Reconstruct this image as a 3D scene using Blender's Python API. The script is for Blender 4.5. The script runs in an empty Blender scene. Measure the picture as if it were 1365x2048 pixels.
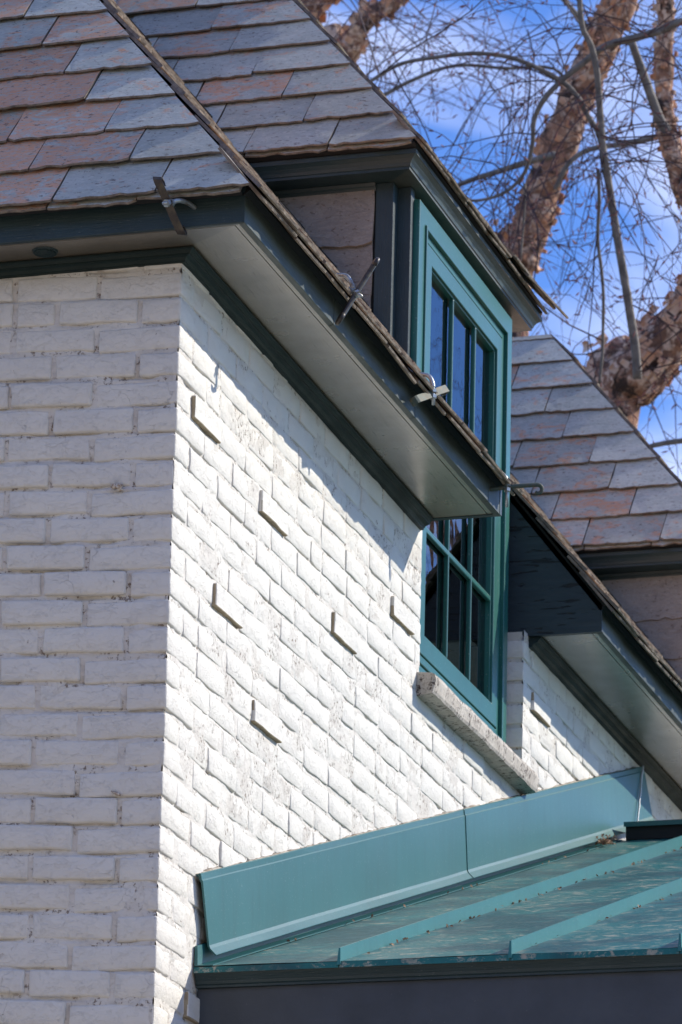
import bpy, math, random
from mathutils import Vector, noise
R = math.radians
random.seed(7)
S = bpy.context.scene
COL = S.collection

# ------------------------------------------------------------------ camera
FPX = 9303.0
yaw, pitch, roll = .30357, .31106, .02647
cy, sy, cp, sp = math.cos(yaw), math.sin(yaw), math.cos(pitch), math.sin(pitch)
FW = Vector((-sy * cp, cy * cp, sp))
r0 = Vector((cy, sy, 0)); u0 = r0.cross(FW)
RT = math.cos(roll) * r0 + math.sin(roll) * u0
UP = -math.sin(roll) * r0 + math.cos(roll) * u0
CAM = Vector((3.481, -9.790, 1.6))
cd = bpy.data.cameras.new('camera'); cam = bpy.data.objects.new('camera', cd); COL.objects.link(cam)
from mathutils import Matrix
cam.matrix_world = Matrix(((RT.x, UP.x, -FW.x, CAM.x), (RT.y, UP.y, -FW.y, CAM.y), (RT.z, UP.z, -FW.z, CAM.z), (0, 0, 0, 1)))
cd.sensor_fit = 'VERTICAL'; cd.sensor_height = 36; cd.lens = FPX / 2048 * 36
cd.clip_start = .1; cd.clip_end = 2000
cd.dof.use_dof = True; cd.dof.focus_distance = 11.2; cd.dof.aperture_fstop = 14
S.camera = cam

# ------------------------------------------------------------------ light
SUN = Vector((.652, .491, .576)).normalized()
sd = bpy.data.lights.new('sun', 'SUN'); sd.energy = 4.3; sd.angle = R(.55); sd.color = (1, .935, .81)
so = bpy.data.objects.new('sun', sd); COL.objects.link(so)
so.rotation_euler = SUN.to_track_quat('Z', 'Y').to_euler()
S.view_settings.view_transform = 'Standard'; S.view_settings.look = 'None'
S.view_settings.exposure = .38; S.view_settings.gamma = 1; S.view_settings.use_curve_mapping = False
S.cycles.max_bounces = 8

W = bpy.data.worlds.new('World'); S.world = W; W.use_nodes = True
nt = W.node_tree; nt.nodes.clear()
def wn(t): return nt.nodes.new(t)
out = wn('ShaderNodeOutputWorld'); bg = wn('ShaderNodeBackground'); sky = wn('ShaderNodeTexSky')
sky.sky_type = 'NISHITA'; sky.sun_disc = False
sky.sun_elevation = math.asin(SUN.z); sky.sun_rotation = math.atan2(SUN.x, SUN.y)
sky.altitude = 600; sky.air_density = 1.1; sky.dust_density = 0; sky.ozone_density = 7.0
bg.inputs['Strength'].default_value = .15
tc = wn('ShaderNodeTexCoord'); mp = wn('ShaderNodeMapping'); mp.inputs['Scale'].default_value = (2.2, 2.2, 5.0)
nz = wn('ShaderNodeTexNoise'); nz.inputs['Scale'].default_value = 2.6; nz.inputs['Detail'].default_value = 7; nz.inputs['Distortion'].default_value = .6
cr = wn('ShaderNodeValToRGB'); cr.color_ramp.elements[0].position = .49; cr.color_ramp.elements[1].position = .72
cr.color_ramp.elements[0].color = (.03, .03, .03, 1); cr.color_ramp.elements[1].color = (.62, .62, .62, 1)
mx = wn('ShaderNodeMix'); mx.data_type = 'RGBA'
mx.inputs[7].default_value = (9.0, 9.0, 9.8, 1)
nt.links.new(tc.outputs['Generated'], mp.inputs[0]); nt.links.new(mp.outputs[0], nz.inputs['Vector'])
nt.links.new(nz.outputs[0], cr.inputs[0]); nt.links.new(cr.outputs[0], mx.inputs[0])
hs = wn('ShaderNodeHueSaturation'); hs.inputs['Saturation'].default_value = 1.18; hs.inputs['Hue'].default_value = .513
nt.links.new(sky.outputs[0], hs.inputs['Color']); nt.links.new(hs.outputs[0], mx.inputs[6]); nt.links.new(mx.outputs[2], bg.inputs[0]); nt.links.new(bg.outputs[0], out.inputs[0])

# ------------------------------------------------------------------ helpers
def ray(x, y, t):
    """a point t metres away towards photo pixel x, y"""
    d = FW + RT * ((x - 682.5) / FPX) - UP * ((y - 1024) / FPX)
    return CAM + d.normalized() * t

class MB:
    def __init__(s): s.v = []; s.f = []; s.m = []; s.mi = 0
    def add(s, vs, fs):
        n = len(s.v); s.v += [tuple(v) for v in vs]
        for f in fs: s.f.append([n + i for i in f]); s.m.append(s.mi)
        return n
    def box(s, x0, x1, y0, y1, z0, z1):
        s.add([(x0, y0, z0), (x1, y0, z0), (x1, y1, z0), (x0, y1, z0), (x0, y0, z1), (x1, y0, z1), (x1, y1, z1), (x0, y1, z1)],
              [(0, 3, 2, 1), (4, 5, 6, 7), (0, 1, 5, 4), (1, 2, 6, 5), (2, 3, 7, 6), (3, 0, 4, 7)])
    def loft(s, A, B):
        """closed profile A to closed profile B, capped"""
        n = len(A); s.add(list(A) + list(B), [(i, (i + 1) % n, n + (i + 1) % n, n + i) for i in range(n)] + [tuple(range(n))[::-1], tuple(range(n, 2 * n))])
    def tube(s, pts, rads, k=8, cap=True):
        pts = [Vector(p) for p in pts]; n = len(pts); rings = []
        ref = None
        for i, p in enumerate(pts):
            t = (pts[min(i + 1, n - 1)] - pts[max(i - 1, 0)]).normalized()
            if ref is None:
                ref = t.orthogonal().normalized()
            ref = (ref - t * ref.dot(t)).normalized(); b = t.cross(ref)
            r = rads[i] if hasattr(rads, '__len__') else rads
            rings.append([p + (ref * math.cos(a * 2 * math.pi / k) + b * math.sin(a * 2 * math.pi / k)) * r for a in range(k)])
        vs = [v for rg in rings for v in rg]
        fs = [(i * k + a, i * k + (a + 1) % k, (i + 1) * k + (a + 1) % k, (i + 1) * k + a) for i in range(n - 1) for a in range(k)]
        if cap: fs += [tuple(range(k))[::-1], tuple(range((n - 1) * k, n * k))]
        s.add(vs, fs)
    def build(s, name, mat, parent=None, smooth=False, bevel=0, **props):
        me = bpy.data.meshes.new(name); me.from_pydata(s.v, [], s.f)
        for m in (mat if isinstance(mat, (list, tuple)) else [mat]): me.materials.append(m)
        if any(s.m): me.polygons.foreach_set('material_index', s.m)
        if smooth: me.polygons.foreach_set('use_smooth', [True] * len(me.polygons))
        me.validate(); me.update()
        o = bpy.data.objects.new(name, me); COL.objects.link(o)
        if parent: o.parent = parent
        if bevel:
            b = o.modifiers.new('bevel', 'BEVEL'); b.width = bevel * 1.5; b.segments = 3; b.limit_method = 'ANGLE'; b.angle_limit = R(40)
        for k, v in props.items(): o[k] = v
        return o
def empty(name, label, cat, loc=(0, 0, 0)):
    o = bpy.data.objects.new(name, None); COL.objects.link(o); o.location = loc
    o.empty_display_size = .1; o['label'] = label; o['category'] = cat
    return o
def part(name, parent, label=None):
    o = bpy.data.objects.new(name, None); COL.objects.link(o); o.parent = parent
    if label: o['label'] = label
    return o

# ------------------------------------------------------------------ materials
class Mat:
    def __init__(s, name, base=(.5, .5, .5), rough=.6, spec=.5, metal=0):
        s.m = bpy.data.materials.new(name); s.m.use_nodes = True; s.t = s.m.node_tree
        s.b = s.t.nodes['Principled BSDF']
        s.b.inputs['Base Color'].default_value = (*base, 1); s.b.inputs['Roughness'].default_value = rough
        s.b.inputs['Specular IOR Level'].default_value = spec; s.b.inputs['Metallic'].default_value = metal
        s.tc = s.t.nodes.new('ShaderNodeTexCoord'); s.vec = s.tc.outputs['Object']
    def n(s, t, **kw):
        o = s.t.nodes.new(t)
        for k, v in kw.items(): setattr(o, k, v)
        return o
    def L(s, a, b): s.t.links.new(a, b)
    def offset(s, amt=40):
        """each object its own piece of the pattern"""
        oi = s.n('ShaderNodeObjectInfo'); m = s.n('ShaderNodeMath', operation='MULTIPLY'); m.inputs[1].default_value = amt
        s.L(oi.outputs['Random'], m.inputs[0]); a = s.n('ShaderNodeVectorMath', operation='ADD')
        s.L(s.vec, a.inputs[0]); s.L(m.outputs[0], a.inputs[1]); s.vec = a.outputs[0]; s.oi = oi
    def map(s, scale, rot=(0, 0, 0)):
        m = s.n('ShaderNodeMapping'); m.inputs['Scale'].default_value = scale; m.inputs['Rotation'].default_value = rot; s.L(s.vec, m.inputs[0]); return m.outputs[0]
    def noise(s, scale, detail=5, rough=.55, vec=None, dist=0):
        n = s.n('ShaderNodeTexNoise'); n.inputs['Scale'].default_value = scale; n.inputs['Detail'].default_value = detail
        n.inputs['Roughness'].default_value = rough; n.inputs['Distortion'].default_value = dist
        s.L(vec or s.vec, n.inputs['Vector']); return n.outputs[0]
    def voro(s, scale, vec=None, feature='DISTANCE_TO_EDGE'):
        n = s.n('ShaderNodeTexVoronoi', feature=feature); n.inputs['Scale'].default_value = scale; s.L(vec or s.vec, n.inputs['Vector']); return n.outputs[0]
    def ramp(s, v, a, b, ca=0., cb=1.):
        m = s.n('ShaderNodeMapRange'); m.inputs[1].default_value = a; m.inputs[2].default_value = b
        m.inputs[3].default_value = ca; m.inputs[4].default_value = cb; s.L(v, m.inputs[0]); return m.outputs[0]
    def mul(s, a, b, op='MULTIPLY'):
        m = s.n('ShaderNodeMath', operation=op)
        for i, x in enumerate((a, b)):
            if isinstance(x, (int, float)): m.inputs[i].default_value = x
            else: s.L(x, m.inputs[i])
        return m.outputs[0]
    def mix(s, f, a, b, blend='MIX'):
        m = s.n('ShaderNodeMix', data_type='RGBA', blend_type=blend)
        if isinstance(f, (int, float)): m.inputs[0].default_value = f
        else: s.L(f, m.inputs[0])
        for i, x in ((6, a), (7, b)):
            if isinstance(x, tuple): m.inputs[i].default_value = (*x, 1)
            else: s.L(x, m.inputs[i])
        return m.outputs[2]
    def color(s, c): s.L(c, s.b.inputs['Base Color'])
    def bump(s, h, dist=.002, strength=1):
        b = s.n('ShaderNodeBump'); b.inputs['Distance'].default_value = dist; b.inputs['Strength'].default_value = strength
        s.L(h, b.inputs['Height'])
        if s.b.inputs['Normal'].is_linked: s.L(s.b.inputs['Normal'].links[0].from_socket, b.inputs['Normal'])
        s.L(b.outputs[0], s.b.inputs['Normal'])

def paint_white(name, joint):
    m = Mat(name, rough=.6, spec=.35)
    big = m.noise(5, 4); med = m.noise(30, 8, .68, m.map((.8, .8, 1.25)), .4); fine = m.noise(170, 5, .6)
    col = m.mix(m.ramp(big, .35, .7), (.715, .685, .62), (.67, .64, .585))
    col = m.mix(m.ramp(med, .5, .8, 0, .22), col, (.64, .60, .55))
    # flaking: the edge of a paint layer stands as a small step
    fl = m.noise(15, 9, .74, m.map((.8, .8, 1.5)), .5); step = m.ramp(fl, .485, .505); step2 = m.ramp(m.noise(24, 9, .74, m.map((1.1, 1.1, 1.6)), .8), .575, .59)
    nn = m.n('ShaderNodeTexNoise'); nn.inputs['Scale'].default_value = 34; nn.inputs['Detail'].default_value = 5; m.L(m.vec, nn.inputs['Vector'])
    w = m.n('ShaderNodeVectorMath', operation='ADD'); sc = m.n('ShaderNodeVectorMath', operation='SCALE'); sc.inputs['Scale'].default_value = .05; m.L(nn.outputs[1], sc.inputs[0])
    m.L(m.map((.9, .9, 1.6)), w.inputs[0]); m.L(sc.outputs[0], w.inputs[1])
    crack = m.mul(m.ramp(m.voro(11, w.outputs[0]), 0, .007, 1, 0), m.ramp(m.noise(7, 4), .54, .64))
    chip = m.mul(m.ramp(m.noise(80 if joint else 120, 4, .7), .56 if joint else .67, .60 if joint else .69), m.ramp(m.noise(12, 3), .44 if joint else .54, .56 if joint else .62))
    if joint: col = m.mix(m.ramp(m.noise(8, 3), .4, .62, .1, .6), col, (.55, .50, .44))
    col = m.mix(m.mul(crack, .10), col, (.30, .27, .23)); col = m.mix(m.mul(chip, .85), col, (.20, .14, .095))
    m.color(col)
    m.bump(med, .0034); m.bump(m.mul(step, step2, 'ADD'), .0003); m.bump(fine, .0009); m.bump(m.mul(m.mul(crack, chip, 'MAXIMUM'), -1), .0010)
    return m.m
M = {}
M['brick'] = paint_white('painted_brick', False)
M['joint'] = paint_white('painted_joint', True)
m = Mat('bare_brick_underside', rough=.9, spec=.2); b = m.noise(45, 6, .7); m.color(m.mix(m.ramp(b, .35, .65), (.42, .35, .24), (.26, .21, .15))); m.bump(b, .002); M['bare'] = m.m

def trim(name, c, rough=.42, wear=.5, grain=(1, 1, 1), spec=.5):
    m = Mat(name, rough=rough, spec=spec); v = m.map(grain)
    g = m.noise(40, 7, .65, v); b = m.noise(7, 4)
    col = m.mix(m.ramp(b, .35, .7), c, tuple(x * .72 for x in c))
    chip = m.mul(m.ramp(m.noise(130, 3, .6, v), .69, .71), wear)
    col = m.mix(chip, col, (.30, .30, .27)); m.color(col)
    m.L(m.ramp(b, .3, .7, rough - .06, rough + .12), m.b.inputs['Roughness'])
    m.bump(g, .0014); m.bump(m.noise(220, 3), .0002)
    if name.startswith('soffit'): ck = m.ramp(m.noise(26, 6, .6, v, .3), .33, .36, 1, 0); m.bump(m.mul(ck, -1), .0012)
    return m.m
M['trimY_lit'] = trim('dark_green_paint_y_lit', (.050, .068, .062), grain=(6, .5, 6))  # same green paint, base lightened as a lit copy for the sunlit faces
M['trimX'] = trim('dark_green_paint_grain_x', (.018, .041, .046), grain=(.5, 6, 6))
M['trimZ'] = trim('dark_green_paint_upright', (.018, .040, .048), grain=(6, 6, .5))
M['soffit'] = trim('soffit_paint', (.20, .172, .12), rough=.30, wear=.3, grain=(7, .35, 1))  # same soffit paint, base lightened for the bounce off the sunlit wall
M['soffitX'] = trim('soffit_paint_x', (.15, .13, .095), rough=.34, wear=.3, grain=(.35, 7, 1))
M['trimD'] = trim('moulding_paint', (.009, .022, .021), rough=.5, spec=.3, wear=.2, grain=(6, .5, 6))
M['panel'] = trim('navy_panel', (.045, .058, .075), rough=.5, wear=.15)
for k_ in ('soffit', 'soffitX'):
    b_ = M[k_].node_tree.nodes['Principled BSDF']; b_.inputs['Coat Weight'].default_value = 1; b_.inputs['Coat Roughness'].default_value = .22; b_.inputs['Specular IOR Level'].default_value = .9
# checked, cracked old paint
m = Mat('cracked_dark_paint', rough=.45); v = m.map((.8, 5, 5)); b = m.noise(14, 7, .6, v, .4)
crk = m.ramp(m.noise(9, 3, .5, m.map((1.2, 9, 9)), .5), .36, .39, 1, 0)
m.color(m.mix(crk, m.mix(m.ramp(b, .3, .7), (.034, .052, .060), (.022, .036, .043)), (.01, .012, .013))); m.bump(b, .002); m.bump(m.mul(crk, -1), .002); M['cracked'] = m.m

def teal(name, c, rough=.35, dirt=0., streak=False):
    m = Mat(name, rough=rough, spec=.5)
    b = m.noise(3, 4); f = m.noise(260, 2)
    col = m.mix(m.ramp(b, .3, .7), c, tuple(x * .86 for x in c))
    col = m.mix(m.ramp(m.noise(5, 6, .7, m.map((7, 7, .9))), .48, .7, 0, .35), col, tuple(x * .6 for x in c))
    sp_ = m.ramp(m.noise(190, 2, .5), .68, .72)
    col = m.mix(m.mul(sp_, .5), col, (.30, .36, .34))
    if streak:
        v = m.map((5, 7, 7)); st = m.noise(4, 9, .8, v, .3)
        col = m.mix(m.ramp(st, .53, .58, 0, .75), col, (.40, .36, .28))  # cream streaks: dirt and reflections painted together
        col = m.mix(m.ramp(m.noise(3.2, 6, .65), .46, .58, 0, .85), col, (.02, .075, .085))  # dark reflections painted in as patches
        m.L(m.ramp(st, .4, .7, .38, .7), m.b.inputs['Roughness'])
    m.b.inputs['Coat Weight'].default_value = .25; m.b.inputs['Coat Roughness'].default_value = .3
    m.color(col); m.bump(b, .0018); m.bump(f, .00008)
    return m.m
M['teal'] = teal('teal_clad_frame', (.012, .125, .102), .36)
M['teal2'] = teal('teal_clad_sash', (.013, .118, .098), .36)
M['flash'] = teal('teal_sheet_metal', (.012, .122, .125), .48)
M['pan'] = teal('teal_pan_dirt_and_reflections', (.022, .15, .15), .5, streak=True); M['pan'].node_tree.nodes['Principled BSDF'].inputs['Specular IOR Level'].default_value = .22; M['pan'].node_tree.nodes['Principled BSDF'].inputs['Coat Weight'].default_value = 0
M['seam'] = teal('teal_seam', (.018, .16, .155), .38)

def slate(name, tone, rust_bias=0.):
    m = Mat(name, rough=.62, spec=.45); m.offset(60)
    oc = m.n('ShaderNodeSeparateColor'); m.L(m.oi.outputs['Color'], oc.inputs[0])
    v = m.map((1, 1.6, 1.6), (0, 0, .35))
    a = m.noise(8, 6, .6, v, .4); b = m.noise(46, 8, .74, m.map((1, 2.6, 2.6), (0, .5, .6)), .9); f = m.noise(150, 5, .6)
    c0, c1, c2 = tone
    col = m.mix(m.ramp(a, .3, .7), c0, c1)
    col = m.mix(m.ramp(b, .48, .72, 0, .7), col, c2)
    col = m.mix(m.mul(oc.outputs[1], .3), col, (.33, .32, .325))                       # purple slates
    rust = m.mul(m.mul(m.noise(9, 6, .7, m.map((1.3, 2.2, 2.2), (.3, .2, .5)), .8), m.mul(oc.outputs[0], .29), 'ADD'), rust_bias, 'ADD')
    rust = m.ramp(rust, .60, .70)
    col = m.mix(m.mul(rust, m.ramp(b, .36, .56, .1, 1)), col, (.72, .36, .20))
    spot = m.mul(m.ramp(m.noise(60, 4, .6, v, .5), .60, .65), .7)
    col = m.mix(spot, col, (.13, .085, .065))
    hs = m.n('ShaderNodeHueSaturation'); m.L(col, hs.inputs['Color']); m.L(m.ramp(oc.outputs[2], 0, 1, .86, 1.12), hs.inputs['Value'])
    m.color(hs.outputs[0])
    # cleft face: stepped layers
    cl = m.noise(11, 6, .62, v, 1.2); st = m.n('ShaderNodeMath', operation='SNAP'); st.inputs[1].default_value = .09; m.L(cl, st.inputs[0])
    m.bump(m.mul(st.outputs[0], m.mul(cl, .35), 'ADD'), .009, 1); m.bump(b, .006); m.bump(f, .0014)
    return m.m
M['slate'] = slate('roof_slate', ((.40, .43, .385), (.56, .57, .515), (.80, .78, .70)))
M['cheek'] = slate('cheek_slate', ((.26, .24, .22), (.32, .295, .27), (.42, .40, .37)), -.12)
m = Mat('slate_edge', rough=.8); b = m.noise(45, 6, .7, m.map((1, .35, 1)))
m.color(m.mix(m.ramp(b, .3, .7), (.075, .062, .05), (.30, .235, .175))); m.bump(b, .004); M['slate_edge'] = m.m
m = Mat('dark_underlay', (.012, .013, .014), .8); M['under'] = m.m

m = Mat('sill_stone', rough=.85, spec=.3)
a = m.noise(16, 6, .7); b = m.noise(85, 6, .75); g = m.noise(30, 4, .6, m.map((1, 1, .3)))
col = m.mix(m.ramp(a, .35, .65), (.44, .39, .335), (.58, .53, .465)); col = m.mix(m.mul(m.ramp(b, .50, .56), m.ramp(g, .44, .58)), col, (.075, .055, .05))
m.color(col); m.bump(b, .003); m.bump(a, .004); M['stone'] = m.m
m = Mat('galvanised_steel', (.34, .38, .40), .42, .5, .75); m.bump(m.noise(120, 4), .0006)
m.color(m.mix(m.ramp(m.noise(60, 4), .5, .7), (.36, .40, .42), (.20, .15, .10))); M['galv'] = m.m
m = Mat('bracket_dark', rough=.42, metal=.4); a = m.noise(45, 5, .6)
m.color(m.mix(m.ramp(a, .4, .65), (.035, .03, .03), (.09, .075, .055))); m.bump(a, .001); M['strap'] = m.m
m = Mat('bracket_green', rough=.65, metal=0); a = m.noise(50, 5, .6)
m.color(m.mix(m.ramp(a, .45, .65), (.035, .06, .052), (.085, .065, .035))); m.bump(a, .001); M['strap_green'] = m.m
m = Mat('sealant', (.42, .38, .31), .8, .3); m.bump(m.noise(60, 5), .004); m.color(m.mix(m.ramp(m.noise(30, 5, .7), .4, .6), (.52, .48, .40), (.24, .19, .14))); M['seal'] = m.m
m = Mat('white_bead', (.62, .64, .66), .5); M['bead'] = m.m
m = Mat('snow', (.85, .87, .9), .7); M['snow'] = m.m
m = Mat('room_dark', (.06, .06, .065), .9); M['room'] = m.m
m = Mat('blind_grey', (.16, .17, .17), .8); M['blind'] = m.m
m = Mat('dry_leaf', rough=.8); m.color(m.mix(m.ramp(m.noise(80, 3), .4, .6), (.22, .09, .05), (.42, .27, .15))); M['leaf'] = m.m
m = Mat('cocoon', rough=.9); m.color(m.mix(m.ramp(m.noise(150, 3), .4, .6), (.62, .57, .50), (.33, .24, .17))); M['cocoon'] = m.m
# glass: fresnel reflection over a clear pane
g = bpy.data.materials.new('window_glass'); g.use_nodes = True; t = g.node_tree; t.nodes.clear()
o_ = t.nodes.new('ShaderNodeOutputMaterial'); ms = t.nodes.new('ShaderNodeMixShader'); tr = t.nodes.new('ShaderNodeBsdfTransparent'); gl = t.nodes.new('ShaderNodeBsdfGlossy')
fr = t.nodes.new('ShaderNodeFresnel'); fr.inputs[0].default_value = 3.0; gl.inputs['Roughness'].default_value = .015; tr.inputs[0].default_value = (.6, .66, .66, 1)
tcg = t.nodes.new('ShaderNodeTexCoord'); ng = t.nodes.new('ShaderNodeTexNoise'); ng.inputs['Scale'].default_value = 5; bp = t.nodes.new('ShaderNodeBump'); bp.inputs['Distance'].default_value = .0012
t.links.new(tcg.outputs['Object'], ng.inputs['Vector']); t.links.new(ng.outputs[0], bp.inputs['Height']); t.links.new(bp.outputs[0], gl.inputs['Normal'])
t.links.new(fr.outputs[0], ms.inputs[0]); t.links.new(tr.outputs[0], ms.inputs[1]); t.links.new(gl.outputs[0], ms.inputs[2]); t.links.new(ms.outputs[0], o_.inputs[0]); M['glass'] = g

m = Mat('birch_bark', rough=.85, spec=.2); a = m.noise(4, 6, .7, m.map((1, 1, 1.6)), .8); b = m.noise(16, 6, .7, dist=.6)
col = m.mix(m.ramp(a, .36, .56), (.12, .065, .048), (.42, .225, .15)); col = m.mix(m.ramp(b, .50, .60), col, (.74, .54, .43)); col = m.mix(m.ramp(m.noise(9, 5, .7), .53, .62), col, (.06, .042, .038))
m.color(col); m.bump(b, .02); m.bump(a, .03); M['bark'] = m.m
m = Mat('peeling_bark', rough=.7, spec=.2); m.color(m.mix(m.ramp(m.noise(5, 4), .4, .62), (.60, .28, .15), (.70, .50, .38))); M['peel'] = m.m
m = Mat('limb_bark', rough=.8, spec=.2); a = m.noise(20, 5, .6); m.color(m.mix(m.ramp(a, .35, .65), (.13, .115, .105), (.24, .215, .19))); m.bump(a, .01); M['limb'] = m.m
m = Mat('twig_bark', (.085, .06, .066), .8, .2); M['twig'] = m.m
m = Mat('bud', (.22, .09, .075), .7, .2); M['bud'] = m.m
m = Mat('evergreen', rough=.8, spec=.2); m.color(m.mix(m.ramp(m.noise(2, 4), .4, .6), (.028, .05, .028), (.055, .08, .04))); M['evergreen'] = m.m
m = Mat('ground', rough=.95, spec=.2); a = m.noise(.4, 5); b = m.noise(12, 6, .7)
m.color(m.mix(m.ramp(a, .4, .6), m.mix(b, (.17, .15, .085), (.24, .21, .13)), m.mix(b, (.20, .18, .12), (.29, .26, .19)))); m.bump(b, .03); M['ground'] = m.m
m = Mat('driveway', rough=.9, spec=.2); b = m.noise(30, 6, .7); m.color(m.mix(b, (.36, .32, .26), (.46, .41, .34))); m.bump(b, .004); M['drive'] = m.m

# ------------------------------------------------------------------ ground
mb = MB(); mb.add([(-400, -400, 0), (400, -400, 0), (400, 600, 0), (-400, 600, 0)], [(0, 1, 2, 3)]); mb.build('ground', M['ground'], kind='structure')
mb = MB(); mb.box(-12, 12, -24, -.4, -.05, .012); mb.box(.6, 9, -.4, 9, -.05, .012); mb.build('pavement', M['drive'], kind='structure')

# ------------------------------------------------------------------ the house
H = empty('brick_house', 'white painted brick house with slate roof, dark green eaves and wall dormers', 'house')
ZS = 5.557                       # soffit level
OV = .229                        # eave overhang
TH = R(52); CT, ST = math.cos(TH), math.sin(TH); T = ST / CT      # slopes facing the sunlit side
THF = R(52); CF, SF = math.cos(THF), math.sin(THF); TF = SF / CF    # slopes facing the front
WY0, WY1, WZ0 = 2.085, 3.195, 5.105     # window opening in the lit wall
DY = 3.84                        # distance to the second dormer
def nz3(p, s, o=0): return noise.noise(Vector((p[0] * s + o, p[1] * s + 3.1 * o, p[2] * s - o)))

# ---- wall bodies (the painted mortar surface): slabs whose faces are fine uneven sheets
def sheet(mb, origin, du, dv, nu, nv, nrm, amp, base, keep=None):
    o = Vector(origin); du = Vector(du); dv = Vector(dv); nrm = Vector(nrm); vs = []
    for j in range(nv + 1):
        for i in range(nu + 1):
            p = o + du * (i / nu) + dv * (j / nv)
            e = min(i, nu - i, j, nv - j)
            d = base + amp * (nz3(p, 22) * .8 + nz3(p, 60, 5) * .55 + nz3(p, 7, 9) * .6)
            vs.append(p + nrm * d)
    mb.add(vs, [(j * (nu + 1) + i, j * (nu + 1) + i + 1, (j + 1) * (nu + 1) + i + 1, (j + 1) * (nu + 1) + i) for j in range(nv) for i in range(nu)])
def joints(mb, wall, u0, u1, nu, zlo, zhi, depth, tiltf=0.):
    """painted mortar face: rows follow the courses, cut back under each brick and flush on top of the next"""
    vj = .42 if wall == 'a' else .22
    offs = [(-.0115, .15), (-.0090, .2), (-.0062, .6), (-.0030, 1.3), (.0012, 1.3), (.012, vj), (.028, vj), (.046, vj)]
    rows = []
    for k in range(-2, 32):
        for o, d in offs: rows.append((5.472 - .0682 * k + o, d, k))
    rows.sort(); rows = [r for r in rows if zlo - .06 < r[0] < zhi + .06]; vs = []
    for z, d, k in rows:
        for i in range(nu + 1):
            u = u0 + (u1 - u0) * i / nu; zz = min(max(z + (tiltf * (-u) if wall == 'a' else 0), zlo), zhi)
            p = (u, 0, zz) if wall == 'a' else (0, u, zz)
            m_ = min(max(.5 + 2.0 * nz3(p, 10, 3) + .5 * nz3(p, 34, 4), .06), 1.5)
            q = -depth * d * m_ + .0013 * nz3(p, 45, 6) + .0007 * nz3(p, 110, 2)
            q = max(q, -.0105)
            vs.append((u, -q, zz) if wall == 'a' else (q, u, zz))
    n = nu + 1
    mb.add(vs, [(j * n + i, j * n + i + 1, (j + 1) * n + i + 1, (j + 1) * n + i) for j in range(len(rows) - 1) for i in range(nu)])

wa = MB(); wa.box(-6, -.014, .014, .25, 0, ZS + .1)
joints(wa, 'a', -.95, -.003, 130, 3.45, ZS + .032, .0064, .047)
wallA = wa.build('wall', M['joint'], H, smooth=True, label='shaded painted brick wall on the left')
wb = MB()
wb.box(-.25, -.014, .25, WY0 - .014, 0, ZS - .001); wb.box(-.25, -.014, WY0 - .014, WY1 + .014, 0, WZ0 - .02); wb.box(-.25, -.014, WY1 + .014, 5.9, 0, ZS - .001)
wb.box(-.25, -.014, 5.9, 7.05, 0, WZ0 - .02); wb.box(-.25, -.014, 7.05, 9, 0, ZS + .1)
wb.box(-.25, -.014, .013, .25, 0, ZS + .1)
joints(wb, 'b', .003, WY0, 230, 3.45, ZS + .032, .0024)
joints(wb, 'b', WY0, WY1, 100, 3.45, 5.06, .0024)
joints(wb, 'b', WY1, 5.85, 200, 3.45, ZS + .005, .0036)
wb.add([(-.006, WY1 + .003, WZ0), (-.16, WY1 + .003, WZ0), (-.16, WY1 + .003, ZS), (-.006, WY1 + .003, ZS)], [(0, 1, 2, 3)])
wb.add([(-.006, WY0 - .003, WZ0), (-.16, WY0 - .003, WZ0), (-.16, WY0 - .003, ZS), (-.006, WY0 - .003, ZS)], [(3, 2, 1, 0)])
wallB = wb.build('wall', M['joint'], H, smooth=True, label='sunlit painted brick wall with the window')
bw = MB(); bw.box(-6, 0, 8.75, 9, 0, ZS); bw.box(-6, -5.75, .25, 8.75, 0, ZS); bw.build('wall', M['brick'], H)

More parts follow.
